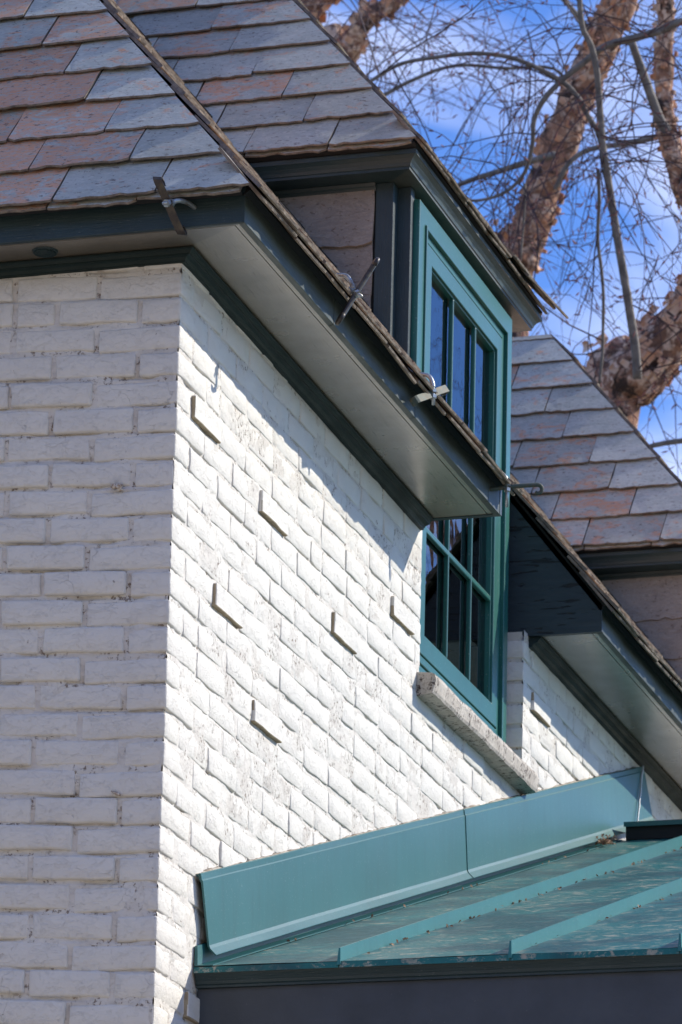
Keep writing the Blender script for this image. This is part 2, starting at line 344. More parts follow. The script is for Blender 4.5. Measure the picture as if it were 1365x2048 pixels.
def brick(faces, x0, x1, y0, y1, z0, z1, tilt, r=.006, proud=0.):
    """rounded uneven block; faces: which outer sides it shows ('a' = -Y, 'b' = +X)"""
    def cuts(a, b, n):
        return [a, a + r] + [a + r + (b - a - 2 * r) * (k + 1) / (n + 1) for k in range(n)] + [b - r, b]
    X = cuts(x0, x1, 3 if 'a' in faces else 0) if 'a' in faces else [x0, x1 - r, x1]
    Y = cuts(y0, y1, 3 if (y1 - y0) > .15 else 1) if 'b' in faces else [y0, y0 + r, y1]
    Z = cuts(z0, z1, 1)
    if 'b' in faces and 'a' not in faces: X = [x0, x1 - r, x1]
    idx = {}; vs = []
    seed = random.random() * 50
    cx, cy_, cz = (x0 + x1) / 2, (y0 + y1) / 2, (z0 + z1) / 2
    tw = (random.gauss(0, .006), random.gauss(0, .010), random.gauss(0, .004))
    jag = .0034
    def vert(i, j, k):
        key = (i, j, k)
        if key in idx: return idx[key]
        p = Vector((X[i], Y[j], Z[k]))
        q = Vector((min(max(p.x, x0 + r), x1 - r), min(max(p.y, y0 + r), y1 - r), min(max(p.z, z0 + r), z1 - r)))
        if 'b' not in faces: q.x = min(max(p.x, x0 + r), x1 - r)
        d = p - q
        if 'a' not in faces: pass
        if d.length > 1e-6 and not (p.x == x0 and 'a' not in faces): p = q + d.normalized() * r
        n1 = nz3(p, 30, seed); n2 = nz3(p, 75, seed); n3 = nz3(p, 9, seed)
        off = n3 * .0025 + n1 * .0016 + n2 * .0008
        if 'a' in faces: p.y -= off + (p.x - cx) * tw[0] + (p.z - cz) * tw[1]
        if 'b' in faces: p.x += off + (p.y - cy_) * tw[0] + (p.z - cz) * tw[1]
        edge = d.length > 1e-6
        if edge:
            p.z += nz3(p, 38, seed + 9) * jag
            if 'a' in faces: p.x += nz3(p, 30, seed + 17) * jag * (0 if 'b' in faces else 1)
            else: p.y += nz3(p, 30, seed + 17) * jag
        p.z += tilt * -p.x if 'a' in faces else 0
        idx[key] = len(vs); vs.append(p); return idx[key]
    fs = []
    nx, ny, nz_ = len(X) - 1, len(Y) - 1, len(Z) - 1
    for k in range(nz_):
        for i in range(nx): fs.append((vert(i, 0, k), vert(i + 1, 0, k), vert(i + 1, 0, k + 1), vert(i, 0, k + 1)))
        for j in range(ny): fs.append((vert(nx, j, k), vert(nx, j + 1, k), vert(nx, j + 1, k + 1), vert(nx, j, k + 1)))
        if 'b' not in faces:
            for j in range(ny): fs.append((vert(0, j + 1, k), vert(0, j, k), vert(0, j, k + 1), vert(0, j + 1, k + 1)))
        if 'a' not in faces:
            for i in range(nx): fs.append((vert(i + 1, ny, k), vert(i, ny, k), vert(i, ny, k + 1), vert(i + 1, ny, k + 1)))
    for i in range(nx):
        for j in range(ny):
            fs.append((vert(i, j + 1, 0), vert(i + 1, j + 1, 0), vert(i + 1, j, 0), vert(i, j, 0)))
            fs.append((vert(i, j, nz_), vert(i + 1, j, nz_), vert(i + 1, j + 1, nz_), vert(i, j + 1, nz_)))
    return vs, fs

proud_spots = [(.096, 5.2), (.587, 5.117), (.308, 4.797), (1.186, 4.981), (1.702, 5.193), (.594, 4.575), (1.841, 4.694), (.217, 3.765), (3.303, 5.325)]
half_spots = [(1.569, 4.981), (.684, 4.746), (.981, 5.095), (1.353, 4.846), (.9, 4.6), (.45, 4.2), (1.2, 4.55), (2.4, 4.98)]
rest = MB(); nbricks = 0; brB = []
L_, Hd, J = .203, .097, .010
NR = 31
for k in range(-1, NR):
    zb = 5.472 - .0682 * k + random.gauss(0, .0012); zt = zb + .0585 if k >= 0 else ZS + .024
    tilt = .043 + .0006 * max(k, 0)
    even = (k % 2 == 0)
    # corner brick shows on both walls
    xa = -(L_ if even else Hd); yb = Hd if even else L_
    pr_ = max(0, random.gauss(0, .0013))
    zt2 = min(zt, ZS + .024)
    v, f = brick('ab', xa, .001 + pr_, -.001 - pr_, yb, zb, zt2, tilt * .25)
    mb = MB(); mb.add(v, f); mb.build('brick', M['brick'], wallA, smooth=True)
    # shaded wall
    x = xa - J
    while x > -.92:
        w = L_ * random.uniform(.96, 1.03)
        if random.random() < .04: w = Hd
        z2 = zb + random.gauss(0, .0012)
        p = random.choice((-.001, 0, .001, .002, .004, .006, .009)) if k > 0 else .001
        v, f = brick('a', x - w, x, -.001 - p, .03, z2, zt - (.0 if k >= 0 else 0) + random.gauss(0, .001), tilt)
        if x > -.62 and k < 28:
            mb = MB(); mb.add(v, f); mb.build('brick', M['brick'], wallA, smooth=True)
        else: rest.add(v, f)
        x -= w + J + random.gauss(0, .0012)
    # sunlit wall
    y = yb + J
    while y < 5.8:
        if zb > 5.5 and WY0 - .06 < y < 3.25: y = 3.25 if y > WY0 - .03 else y
        w = L_ * random.uniform(.96, 1.03)
        if random.random() < .05: w = Hd
        full = zt <= WZ0 - .02 or (zb < WZ0 - .02)
        segs = []
        if zt2 > WZ0 - .03 and zb < 5.5:
            if y < WY0:
                if y + w > WY0 - .05: w = WY0 - y
            elif y < WY1 + .01:
                y = WY1 - .001; w = (Hd if even else L_) * .9
        z2 = zb + random.gauss(0, .0012)
        p = random.choice((-.0014, -.0008, -.0003, 0, .0004, .001)); r = .0035
        best = None
        for (py, pz) in proud_spots:
            if abs(zb - pz) < .034 and py - .04 < y < py + .16: p = .009; r = .003
        for (py, pz) in half_spots:
            if abs(zb - pz) < .034 and py - .04 < y < py + .16: p = max(p, .0022); r = .004
        jamb = abs(y - (WY1 - .001)) < 1e-4
        x0 = -.11 if jamb else -.03
        zt3 = min(zt, ZS + .024 - .028 * min(max(y, 0) / 2.08, 1))
        if w > .03:
            # hidden under the porch roof: no brick needed
            roofz = 3.90 + .317 * (y - .27)
            hidden = y > .45 and zt < roofz + .02
            if not hidden:
                v, f = brick('b', x0, .001 + p, y, y + w, z2, zt3 + random.gauss(0, .001), 0, r)
                d = y
                if zb > 3.6: brB.append((d, v, f, p > .003))
                else: rest.add(v, f)
        y += w + J + random.gauss(0, .0012)
brB.sort(key=lambda t: t[0])
for i, (d, v, f, pd) in enumerate(brB):
    if i < 294 or pd:
        mb = MB(); mb.add(v, f)
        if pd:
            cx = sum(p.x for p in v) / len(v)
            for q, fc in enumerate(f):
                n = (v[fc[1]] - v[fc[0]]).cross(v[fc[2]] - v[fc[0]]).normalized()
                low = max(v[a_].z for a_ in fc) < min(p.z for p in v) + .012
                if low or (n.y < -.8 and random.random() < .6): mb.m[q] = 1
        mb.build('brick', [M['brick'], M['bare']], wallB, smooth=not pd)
    else: rest.add(v, f)
rest.build('far_bricks', M['brick'], wallB, smooth=True, kind='stuff')
print('bricks B', len(brB))

# ---- eaves: profiles swept round the corner; o = distance out from the walls
DEL = Vector((-.026, .085, .028))     # the old eave rides higher and further in at the corner
def tE(p): return min(max(1 - (p[1] - (YE + (p[2] - ZE) / TF)) / 2.1, 0), 1)
def legA(mb, prof, xl=-6.0):
    g = DEL.y / OV
    mb.loft([(xl, -o * (1 - g), z + DEL.z) for o, z in prof], [(o * (1 + DEL.x / OV), -o * (1 - g), z + DEL.z) for o, z in prof])
def legB(mb, prof, y1, y0=None):
    if y0 is None: g = DEL.y / OV; mb.loft([(o * (1 + DEL.x / OV), -o * (1 - g), z + DEL.z) for o, z in prof], [(o, y1, z) for o, z in prof])
    else: mb.loft([(o, y0, z) for o, z in prof], [(o, y1, z) for o, z in prof])
XE, YE, ZE = .262, -.272, 5.612
fas = [(OV - .019, ZS - .003), (OV, ZS - .003), (OV, ZS + .10), (OV - .019, ZS + .12)]
sof = [(-.01, ZS), (.1935, ZS), (.1935, ZS + .018), (-.01, ZS + .018)]
stp = [(.1955, ZS + .0006), (OV - .0192, ZS + .0006), (OV - .0192, ZS + .018), (.1955, ZS + .018)]
Z0 = ZS
bed = [(.0, Z0 - .003), (.040, Z0 - .003), (.040, Z0 - .007), (.034, Z0 - .010), (.029, Z0 - .016), (.029, Z0 - .019), (.024, Z0 - .020), (.017, Z0 - .023), (.012, Z0 - .030), (.012, Z0 - .033), (.0, Z0 - .035)]
bed = [(o, z) for o, z in bed]
E1, E2 = 2.082, 3.24
for nm, pf, mA, mB in (('fascia', fas, 'trimX', 'trimY_lit'), ('soffit', sof, 'soffitX', 'soffit'), ('soffit_strip', stp, 'soffitX', 'soffit'), ('moulding', bed, 'trimD', 'trimD')):
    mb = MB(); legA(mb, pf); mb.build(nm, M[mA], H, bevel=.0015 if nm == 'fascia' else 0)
    e1 = E1 - (.02 if nm == 'moulding' else 0)
    if nm == 'fascia':
        g = DEL.y / OV; A_ = [Vector((o * (1 + DEL.x / OV), -o * (1 - g), z + DEL.z)) for o, z in pf]; B_ = [Vector((o, e1, z)) for o, z in pf]
        cut = [0, .31, .625, .94, 1]
        for k in range(4):
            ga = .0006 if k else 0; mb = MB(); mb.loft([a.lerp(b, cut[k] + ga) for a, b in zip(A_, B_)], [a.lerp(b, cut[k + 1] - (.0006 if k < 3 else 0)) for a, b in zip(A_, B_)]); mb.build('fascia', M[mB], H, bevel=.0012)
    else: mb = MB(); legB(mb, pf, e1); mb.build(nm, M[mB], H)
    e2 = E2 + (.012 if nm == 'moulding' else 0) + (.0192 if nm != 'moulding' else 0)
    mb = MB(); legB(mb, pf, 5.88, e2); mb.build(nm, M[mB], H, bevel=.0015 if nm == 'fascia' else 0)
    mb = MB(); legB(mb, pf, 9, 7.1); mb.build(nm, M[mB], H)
# end boards that close the eave boxes at the windows
def endboard(y, th, mat):
    mb = MB()
    pr1 = [(-.16, ZS - .002), (OV + .001, ZS - .002), (OV + .001, ZS + .082), (-.16, ZS + .082 + (OV + .161) * T)]
    mb.loft([(a, y, b) for a, b in pr1], [(a, y + th, b) for a, b in pr1]); mb.build('end_board', M[mat], H)
endboard(E2, .019, 'cracked'); endboard(E1 - .019, .019, 'trimX'); endboard(7.08, .019, 'cracked'); endboard(5.86, .019, 'trimX')

# round soffit vent
mb = MB(); c = Vector((-.298, -.152, ZS - .0012)) + DEL
mb.tube([c + Vector((0, 0, .004)), c + Vector((0, 0, -.003))], [.032, .030], 28)
for k in range(-4, 5):
    w = math.sqrt(max(.026 ** 2 - (k * .0055) ** 2, 0)); mb.box(c.x - w, c.x + w, c.y + k * .0055 - .0012, c.y + k * .0055 + .0012, c.z - .007, c.z - .0031)
mb.build('soffit_vent', M['trimX'], H)

# ------------------------------------------------------------------ roofs
def PS(ye, ze, th=TH):
    c, s = math.cos(th), math.sin(th)
    return lambda u, v, n: Vector((u, ye + v * c - n * s, ze + v * s + n * c))
def PE(xe, ze, th=TH):
    c, s = math.cos(th), math.sin(th)
    return lambda u, v, n: Vector((xe - v * c + n * s, u, ze + v * s + n * c))
def clip(poly, a, b, c):
    """keep a*u + b*v <= c"""
    out = []
    for i in range(len(poly)):
        p, q = poly[i], poly[(i + 1) % len(poly)]
        dp, dq = a * p[0] + b * p[1] - c, a * q[0] + b * q[1] - c
        if dp <= 0: out.append(p)
        if (dp < 0 < dq) or (dq < 0 < dp):
            t = dp / (dp - dq); out.append((p[0] + (q[0] - p[0]) * t, p[1] + (q[1] - p[1]) * t))
    return out
def make_slate(P, u0, u1, v0, v1, parent, mats, clips=(), th=.0075, lap=.011, color=None, base=.001, skew=0, name='slate'):
    sd = random.random() * 90; g = .0018
    u0 += g; u1 -= g
    n = 13; poly = []
    drop = random.gauss(0, .0025)
    for i in range(n):                                   # ragged lower edge
        t = i / (n - 1); u = u0 + (u1 - u0) * t
        rag = noise.noise(Vector((u * 28, sd, 0))) * .008 + noise.noise(Vector((u * 95, sd, 3))) * .008
        if i in (0, n - 1): rag += .004 * random.random() + .002
        poly.append((u + (.0015 if i == 0 else 0), v0 + rag + drop))
    for t in (.35, .7): poly.append((u1 + random.gauss(0, .0012) + skew * t, v0 + (v1 - v0) * t))
    poly += [(u1 + skew, v1), (u0 + skew, v1)]
    for t in (.7, .35): poly.append((u0 + random.gauss(0, .0012) + skew * t, v0 + (v1 - v0) * t))
    for c in clips: poly = clip(poly, *c)
    if len(poly) < 3: return
    us = [p[0] for p in poly]
    if max(us) - min(us) < .012: return
    L = v1 - v0; tiltn = random.uniform(-.0015, .002); tw = random.gauss(0, .0012)
    def nn(u, v): return base + lap * (1 - (v - v0) / L) + tiltn + tw * (u - u0) / max(u1 - u0, .05) * 2
    def low(v): return v < v0 + .02
    m = len(poly); cu = sum(us) / m; cv = sum(p[1] for p in poly) / m
    top = [P(u, v, nn(u, v) + th - (.0015 if not low(v) else 0)) for u, v in poly]
    ins = []                                             # spalled step just inside the ragged edge
    mid = [P(u, v - (.0022 + .0016 * noise.noise(Vector((u * 60, sd, 7))) if low(v) else 0), nn(u, v) + th * .45) for u, v in poly]
    bot = [P(u, v + (.001 if low(v) else 0), nn(u, v)) for u, v in poly]
    mb = MB(); mb.add(top + mid + bot, [tuple(range(m))])
    mb.f += [[i, (i + 1) % m, m + (i + 1) % m, m + i][::-1] for i in range(m)] + [[m + i, m + (i + 1) % m, 2 * m + (i + 1) % m, 2 * m + i][::-1] for i in range(m)] + [list(range(2 * m, 3 * m))[::-1]]
    mb.m += [1] * (2 * m) + [1]
    o = mb.build(name, mats, parent)
    if color: o.color = (*color, 1)
    return o
def rcol(rust, purple=None):
    return (max(0, min(1, rust + random.gauss(0, .22))), (random.random() < .18) * random.uniform(.3, .8) if purple is None else purple, random.random())
SM = [M['slate'], M['slate_edge']]
EXP = .1625
# decks
def deck(P, poly, name, parent, mat, t0=-.002, t1=-.024):
    mb = MB(); a = [P(u, v, t0) for u, v in poly]; b = [P(u, v, t1) for u, v in poly]; mb.loft(a, b); return mb.build(name, mat, parent)
VM = 3.3
_S, mainE2 = PS(YE, ZE, THF), PE(XE, ZE)
def mainS(u, v, n): return _S(u, v, n) + DEL
def mainE(u, v, n):
    p = mainE2(u, v, n); return p + DEL * tE(p)
VMF = VM * ST / SF
roofS = deck(mainS, [(-6.2, .03), (XE - .03 * SF / T - .02, .03), (XE - VM * CT - .02, VMF), (-6.2, VMF)], 'slate_roof', H, M['under'])
roofS['label'] = 'slate roof slope over the shaded wall, hipped at the corner'
roofE = deck(mainE, [(YE + .03 + .01, .03), (2.06, .03), (2.06, VM * .75), (YE + VM * .75 * ST / TF + .01, VM * .75)], 'slate_roof', H, M['under'])
roofE['label'] = 'sunlit slate slope seen edge-on along the eave'
for (a, b, vmin) in ((3.24, 5.88, .03), (2.06, 3.24, 2.5), (5.88, 7.1, 2.5), (7.1, 9, .03)):
    deck(mainE2, [(a, vmin), (b, vmin), (b, VM), (a, VM)], 'roof_deck', H, M['under'])
mb = MB(); zt = ZE + VM * ST - .03; mb.box(-5, XE - VM * CT, YE + VM * ST / TF, 9, zt - .1, zt)
mb.add([(-6.2, YE, ZE - .01), (-6.2, 9, ZE - .01), (-6.2, 9, zt), (-6.2, YE + VM * ST / TF, zt)], [(0, 1, 2, 3)])
mb.add([(-6.2, 9, ZE - .3), (XE - .02, 9, ZE), (XE - VM * CT, 9, zt), (-6.2, 9, zt)], [(0, 1, 2, 3)]); mb.build('roof_deck', M['under'], H)

# front slope: joints of the visible courses as in the photograph
def pl_u(x, y, ye, ze):
    d = FW + RT * ((x - 682.5) / FPX) - UP * ((y - 1024) / FPX)
    t = (ze + TF * (CAM.y - ye) - CAM.z) / (d.z - TF * d.y); return (CAM + d * t).x
hipS = (1, SF / T, XE - .004)
EXS = .1625
rowsM = [[(103, 411), (313, 388)], [(55, 353), (258, 333)], [(12, 290), (207, 273)], [(168, 212)], [(128, 152)], [(83, 96)], [(47, 40)], [(10, -20)], []]
for r in range(15):
    v0 = r * EXS; hipu = XE - v0 * SF / T
    J_ = sorted([pl_u(x, y, YE, ZE) for x, y in rowsM[r]], reverse=True) if r < len(rowsM) else []
    edges = [hipu + .02] + J_
    if len(edges) == 1: edges.append(hipu - random.uniform(.18, .3))
    while edges[-1] > -1.75: edges.append(edges[-1] - random.uniform(.21, .28))
    for a, b in zip(edges[1:], edges[:-1]):
        mid = (a + b) / 2; rust = .8 - max(0, (mid - (hipu - .42))) * 2.6
        if a == edges[1]: rust = .12
        if r == 0: rust -= .35
        make_slate(mainS, a, b, v0, v0 + EXS * 1.45, roofS, SM, [hipS], color=rcol(max(rust, 0), .0 if random.random() < .8 else .5), lap=.017)
# +X slope, almost edge-on from the ground
SMe = [M['slate'], M['slate_edge']]
hipE = (-1, ST / TF, -(YE - .008))
for r in range(12):
    v0 = r * EXP - .010
    y = YE + v0 * ST / TF - .01
    while y < 2.05:
        w = random.uniform(.2, .3); y1 = min(y + w, 2.085)
        if y1 > 2.0: y1 = 2.085
        make_slate(mainE, y, y1, v0, v0 + EXP * 1.45, roofE, SMe, [hipE], color=rcol(.8, 0), lap=.014, th=.0095)
        y = y1
roofE2 = deck(mainE2, [(3.3, .06), (5.8, .06), (5.8, .5), (3.3, .5)], 'slate_roof', H, M['under'], -.001, -.02)
roofE2['label'] = 'slates over the eave between the two dormers'
for r in range(14):
    v0 = r * EXP - .010; y = 3.215
    while y < 5.88:
        y1 = min(y + random.uniform(.2, .3), 5.9)
        make_slate(mainE2, y, y1, v0, v0 + EXP * 1.45, roofE2, SMe, [], color=rcol(.8, 0), lap=.014, th=.0095); y = y1
# starter course under the first one, sticking out a little
for (a, b, par) in ((YE + .02, 2.085, roofE), (3.215, 5.88, roofE2)):
    y = a
    while y < b - .03:
        y1 = min(y + random.uniform(.2, .3), b)
        make_slate(mainE, y, y1, -.012 + random.gauss(0, .0035), .16, par, SMe, [], color=rcol(.5, 0), lap=.001, th=.009, base=.0); y = y1
x = XE - .03
while x > -1.7:
    x1 = x - random.uniform(.2, .3); make_slate(mainS, x1, x, -.003, .16, roofS, SM, [hipS], color=rcol(.3, 0), lap=.001, base=0); x = x1

# ------------------------------------------------------------------ dormers
def dormer(y0, y1, xe, exp_, rows, th, tag, win_y, near):
    c_, s_ = math.cos(th), math.sin(th); te = s_ / c_; t_ = TF
    ze = 6.632; zs = 6.574                                # slate edge, soffit
    cyk = y0 + .130                                       # cheek face
    half = (y1 - y0) / 2; v1 = half / CF; zr = v1 * SF; vr = zr / s_; ks = s_ / TF; kf = SF / te
    P1, P2 = PS(y0, ze, THF), PE(xe, ze, th)
    valley = lambda v: XE - (ze + v * SF - ZE) / T
    xv0 = valley(0) - .05
    # decks
    rS = deck(P1, [(xv0, .012), (xe - .012, .012), (xe - v1 * kf - .008, v1), (valley(v1) - .1, v1)], 'dormer_roof', H, M['under'])
    rS['label'] = '%s slate roof of the %s dormer' % ('front facing', tag)
    rE = deck(P2, [(y0 + .02, .012), (y1 - .02, .012), (y1 - vr * ks, vr - .01), (y0 + vr * ks, vr - .01)], 'dormer_roof', H, M['under'])
    PN = lambda u, v, n: Vector((u, y1 - v * CF + n * SF, ze + v * SF + n * CF))
    deck(PN, [(xv0, .012), (xe - .012, .012), (xe - v1 * kf, v1), (valley(v1) - .1, v1)], 'roof_deck', H, M['slate'])
    hip = (1, kf, xe - .002)
    nrow = int(v1 / exp_) + 1
    for r in range(nrow):
        v0 = r * exp_; vt = min(v0 + exp_ * 1.45, v1)
        if vt - v0 < .03: continue
        J_ = sorted([jx(x, y, y0, ze, t_) for x, y in rows[r]], reverse=True) if r < len(rows) else []
        edges = [xe - v0 * kf + .02] + J_
        if len(edges) == 1: edges.append(edges[0] - random.uniform(.2, .3))
        lim = valley(v0) - .3
        while edges[-1] > lim: edges.append(edges[-1] - random.uniform(.24, .3))
        for a, b in zip(edges[1:], edges[:-1]):
            rust = .18 if near else .34
            if a == edges[1]: rust = .02
            make_slate(P1, a, b, v0, vt, rS, SM, [hip], color=rcol(rust), lap=.017 if vt - v0 > exp_ else .005)
    u = xe - .02
    while u > xv0:
        make_slate(P1, u - .25, u, -.003, .14, rS, SM, [hip], color=rcol(.2, 0), lap=.001, base=0); u -= .25
    for r in range(nrow):
        v0 = r * exp_ - .003; vt = min(v0 + exp_ * 1.45, vr)
        if vt - v0 < .03: continue
        y = y0 + v0 * ks - .006
        while y < y1 - v0 * ks - .03:
            ya = min(y + random.uniform(.2, .3), y1 - v0 * ks + .006)
            make_slate(P2, y, ya, v0, vt, rE, SMe, [(-1, ks, -(y0 - .006)), (1, ks, y1 + .006)], color=rcol(.3, 0), lap=.012 + (.012 if near and ya > y1 - .45 else 0), th=.009); y = ya
    y = y0 + .01
    while y < y1 - .03:
        ya = min(y + random.uniform(.2, .3), y1); make_slate(P2, y, ya, -.005 + random.gauss(0, .003), .14, rE, SMe, [], color=rcol(.3, 0), lap=.001, base=0, th=.009); y = ya
    if near:       # a loose slate slipped out at the far end
        P3 = lambda u, v, n: P2(u, v, n + .018 + (y1 - u) * -.03 + .02 * max(0, (u - (y1 - .5))))
        make_slate(P3, y1 - .36, y1 + .07, -.022, .2, rE, SMe, [(1, 1.6, y1 + .075)], color=(.05, 0, 1), th=.008)
    # cornice: soffit, fillet, cove, fillet; swept round the +X end
    xw, yw, yn = xe - .125, cyk + .0, y1 - .130           # wall lines
    ob = .088
    prof = [(0, zs), (ob, zs), (ob, zs + .008), (ob + .003, zs + .009), (ob + .006, zs + .018), (ob + .013, zs + .028), (ob + .023, zs + .036), (ob + .026, zs + .037), (ob + .026, zs + .050), (ob + .012, zs + .058), (0, zs + .058)]
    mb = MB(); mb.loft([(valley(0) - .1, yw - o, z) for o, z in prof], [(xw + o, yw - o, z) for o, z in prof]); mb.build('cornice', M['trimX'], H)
    mb = MB(); mb.loft([(xw + o, yw - o, z) for o, z in prof], [(xw + o, yn + o, z) for o, z in prof]); mb.build('cornice', M['trimY_lit'], H)
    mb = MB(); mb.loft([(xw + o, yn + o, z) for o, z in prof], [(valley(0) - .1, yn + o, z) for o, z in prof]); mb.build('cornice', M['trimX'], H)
    # cheek boards
    def up(x0, x1, ya, yb, z0, z1, mat='trimZ', nm='corner_board'):
        mb = MB(); mb.box(x0, x1, ya, yb, z0, z1); mb.build(nm, M[mat], H, bevel=.0015)
    zlow = 5.66
    up(xe - .160, xe - .107, cyk - .006, cyk + .040, zlow + .2, zs - .001)
    up(xe - .135, xe - .068, cyk + .0405, cyk + .075, zlow, zs - .001, nm='trim_board')
    yo0, yo1 = win_y
    up(xe - .160, xe - .107, yn - .040, yn + .006, zlow + .2, zs - .001)
    up(xe - .135, xe - .068, yo1 + .002, yn - .0405, zlow, zs - .001, nm='trim_board')
    up(xe - .135, xe - .080, cyk + .0752, yo1 + .0018, 6.558, zs - .001, 'trimY_lit', 'head_board')
    mb = MB()
    mb.loft([(valley(0) - .1, cyk + .01, zs - .001), (valley(0) - .1, cyk - .016, zs - .001), (valley(0) - .1, cyk - .012, zs - .010), (valley(0) - .1, cyk - .008, zs - .013), (valley(0) - .1, cyk - .003, zs - .022), (valley(0) - .1, cyk + .01, zs - .022)],
            [(xe - .1602, cyk + .01, zs - .001), (xe - .1602, cyk - .016, zs - .001), (xe - .1602, cyk - .012, zs - .010), (xe - .1602, cyk - .008, zs - .013), (xe - .1602, cyk - .003, zs - .022), (xe - .1602, cyk + .01, zs - .022)])
    mb.build('moulding', M['trimX'], H)
    # cheek wall and its large slates
    def cheek(ya, yb):
        mb = MB(); A = [(xe - .135, ya, 5.66), (xe - .135, ya, zs), (valley(0) - .2, ya, zs), (-.12, ya, 5.66 + .2)]
        B = [(p[0], yb, p[2]) for p in A]; mb.loft(A, B); return mb.build('cheek_wall', M['under'], H)
    ch = cheek(cyk + .004, cyk + .034); cheek(yn - .03, yn)
    Pc = lambda u, v, n: Vector((u, cyk + .003 - n, v))
    zz = zs - .185
    for k in range(6):
        zb, ztp = zz - .153 * k, zz - .153 * k + .23
        if k == 0: ztp = zs - .015
        u1 = xe - .1635
        xr = XE - (zb - ZE) / T                        # where the row meets the roof
        us = [u1]; wl = .30 if k % 2 == 0 else .31
        while us[-1] > xr - .25: us.append(us[-1] - wl * random.uniform(.95, 1.1))
        for a, b in zip(us[1:], us[:-1]):
            make_slate(Pc, a, b, zb, ztp, ch, [M['cheek'], M['slate_edge']], [(-1, -1 / T, -(XE + ZE / T) + .010)], color=(.1, 0, random.random()), th=.007, lap=.009)
    # lead step flashings along the roof line
    for k in range(8):
        v = .70 + k * .16; p = mainE2(0, v, 0); mb = MB()
        zf = p.z + .055; mb.add([(p.x - .0, cyk - .022, p.z + .018), (p.x - .085, cyk - .022, p.z + .122), (p.x - .07, cyk - .022, p.z + .13), (p.x + .008, cyk - .022, p.z + .036)], [(0, 1, 2, 3)])
        mb.add([(p.x - .0, cyk - .002, p.z + .01), (p.x - .085, cyk - .002, p.z + .12), (p.x - .07, cyk - .002, p.z + .13), (p.x + .008, cyk - .002, p.z + .036)], [(3, 2, 1, 0)])
        mb.f += [[0, 1, 5, 4], [1, 2, 6, 5], [2, 3, 7, 6], [3, 0, 4, 7]]; mb.m += [0] * 4
        mb.build('step_flashing', M['under'], H)
    return rS, rE
def jx(x, y, ye, ze, t_):
    d = FW + RT * ((x - 682.5) / FPX) - UP * ((y - 1024) / FPX)
    t = (ze + t_ * (CAM.y - ye) - CAM.z) / (d.z - t_ * d.y); return (CAM + d * t).x
rows1 = [[(659, 303), (490, 318)], [(612, 250), (436, 262)], [(570, 199), (395, 208)], [(514, 145), (345, 158)], [(472, 92), (310, 104)], [(437, 44), (262, 58)], [(410, -8), (240, 6)], []]
dr1, dr1e = dormer(1.93, 3.385, .010, .158, rows1, R(52.3), 'near', (2.125, 3.18), True)
rows2 = [[(1324, 1078), (1169, 1094)], [(1263, 1030), (1106, 1045)], [(1222, 976), (1067, 990)], [(1183, 923), (1031, 935)], [(1130, 872)], [(1096, 818)], [(1028, 776)], [], []]
dr2, dr2e = dormer(5.77, 7.62, .050, .183, rows2, R(52.8), 'far', (5.965, 7.3), False)
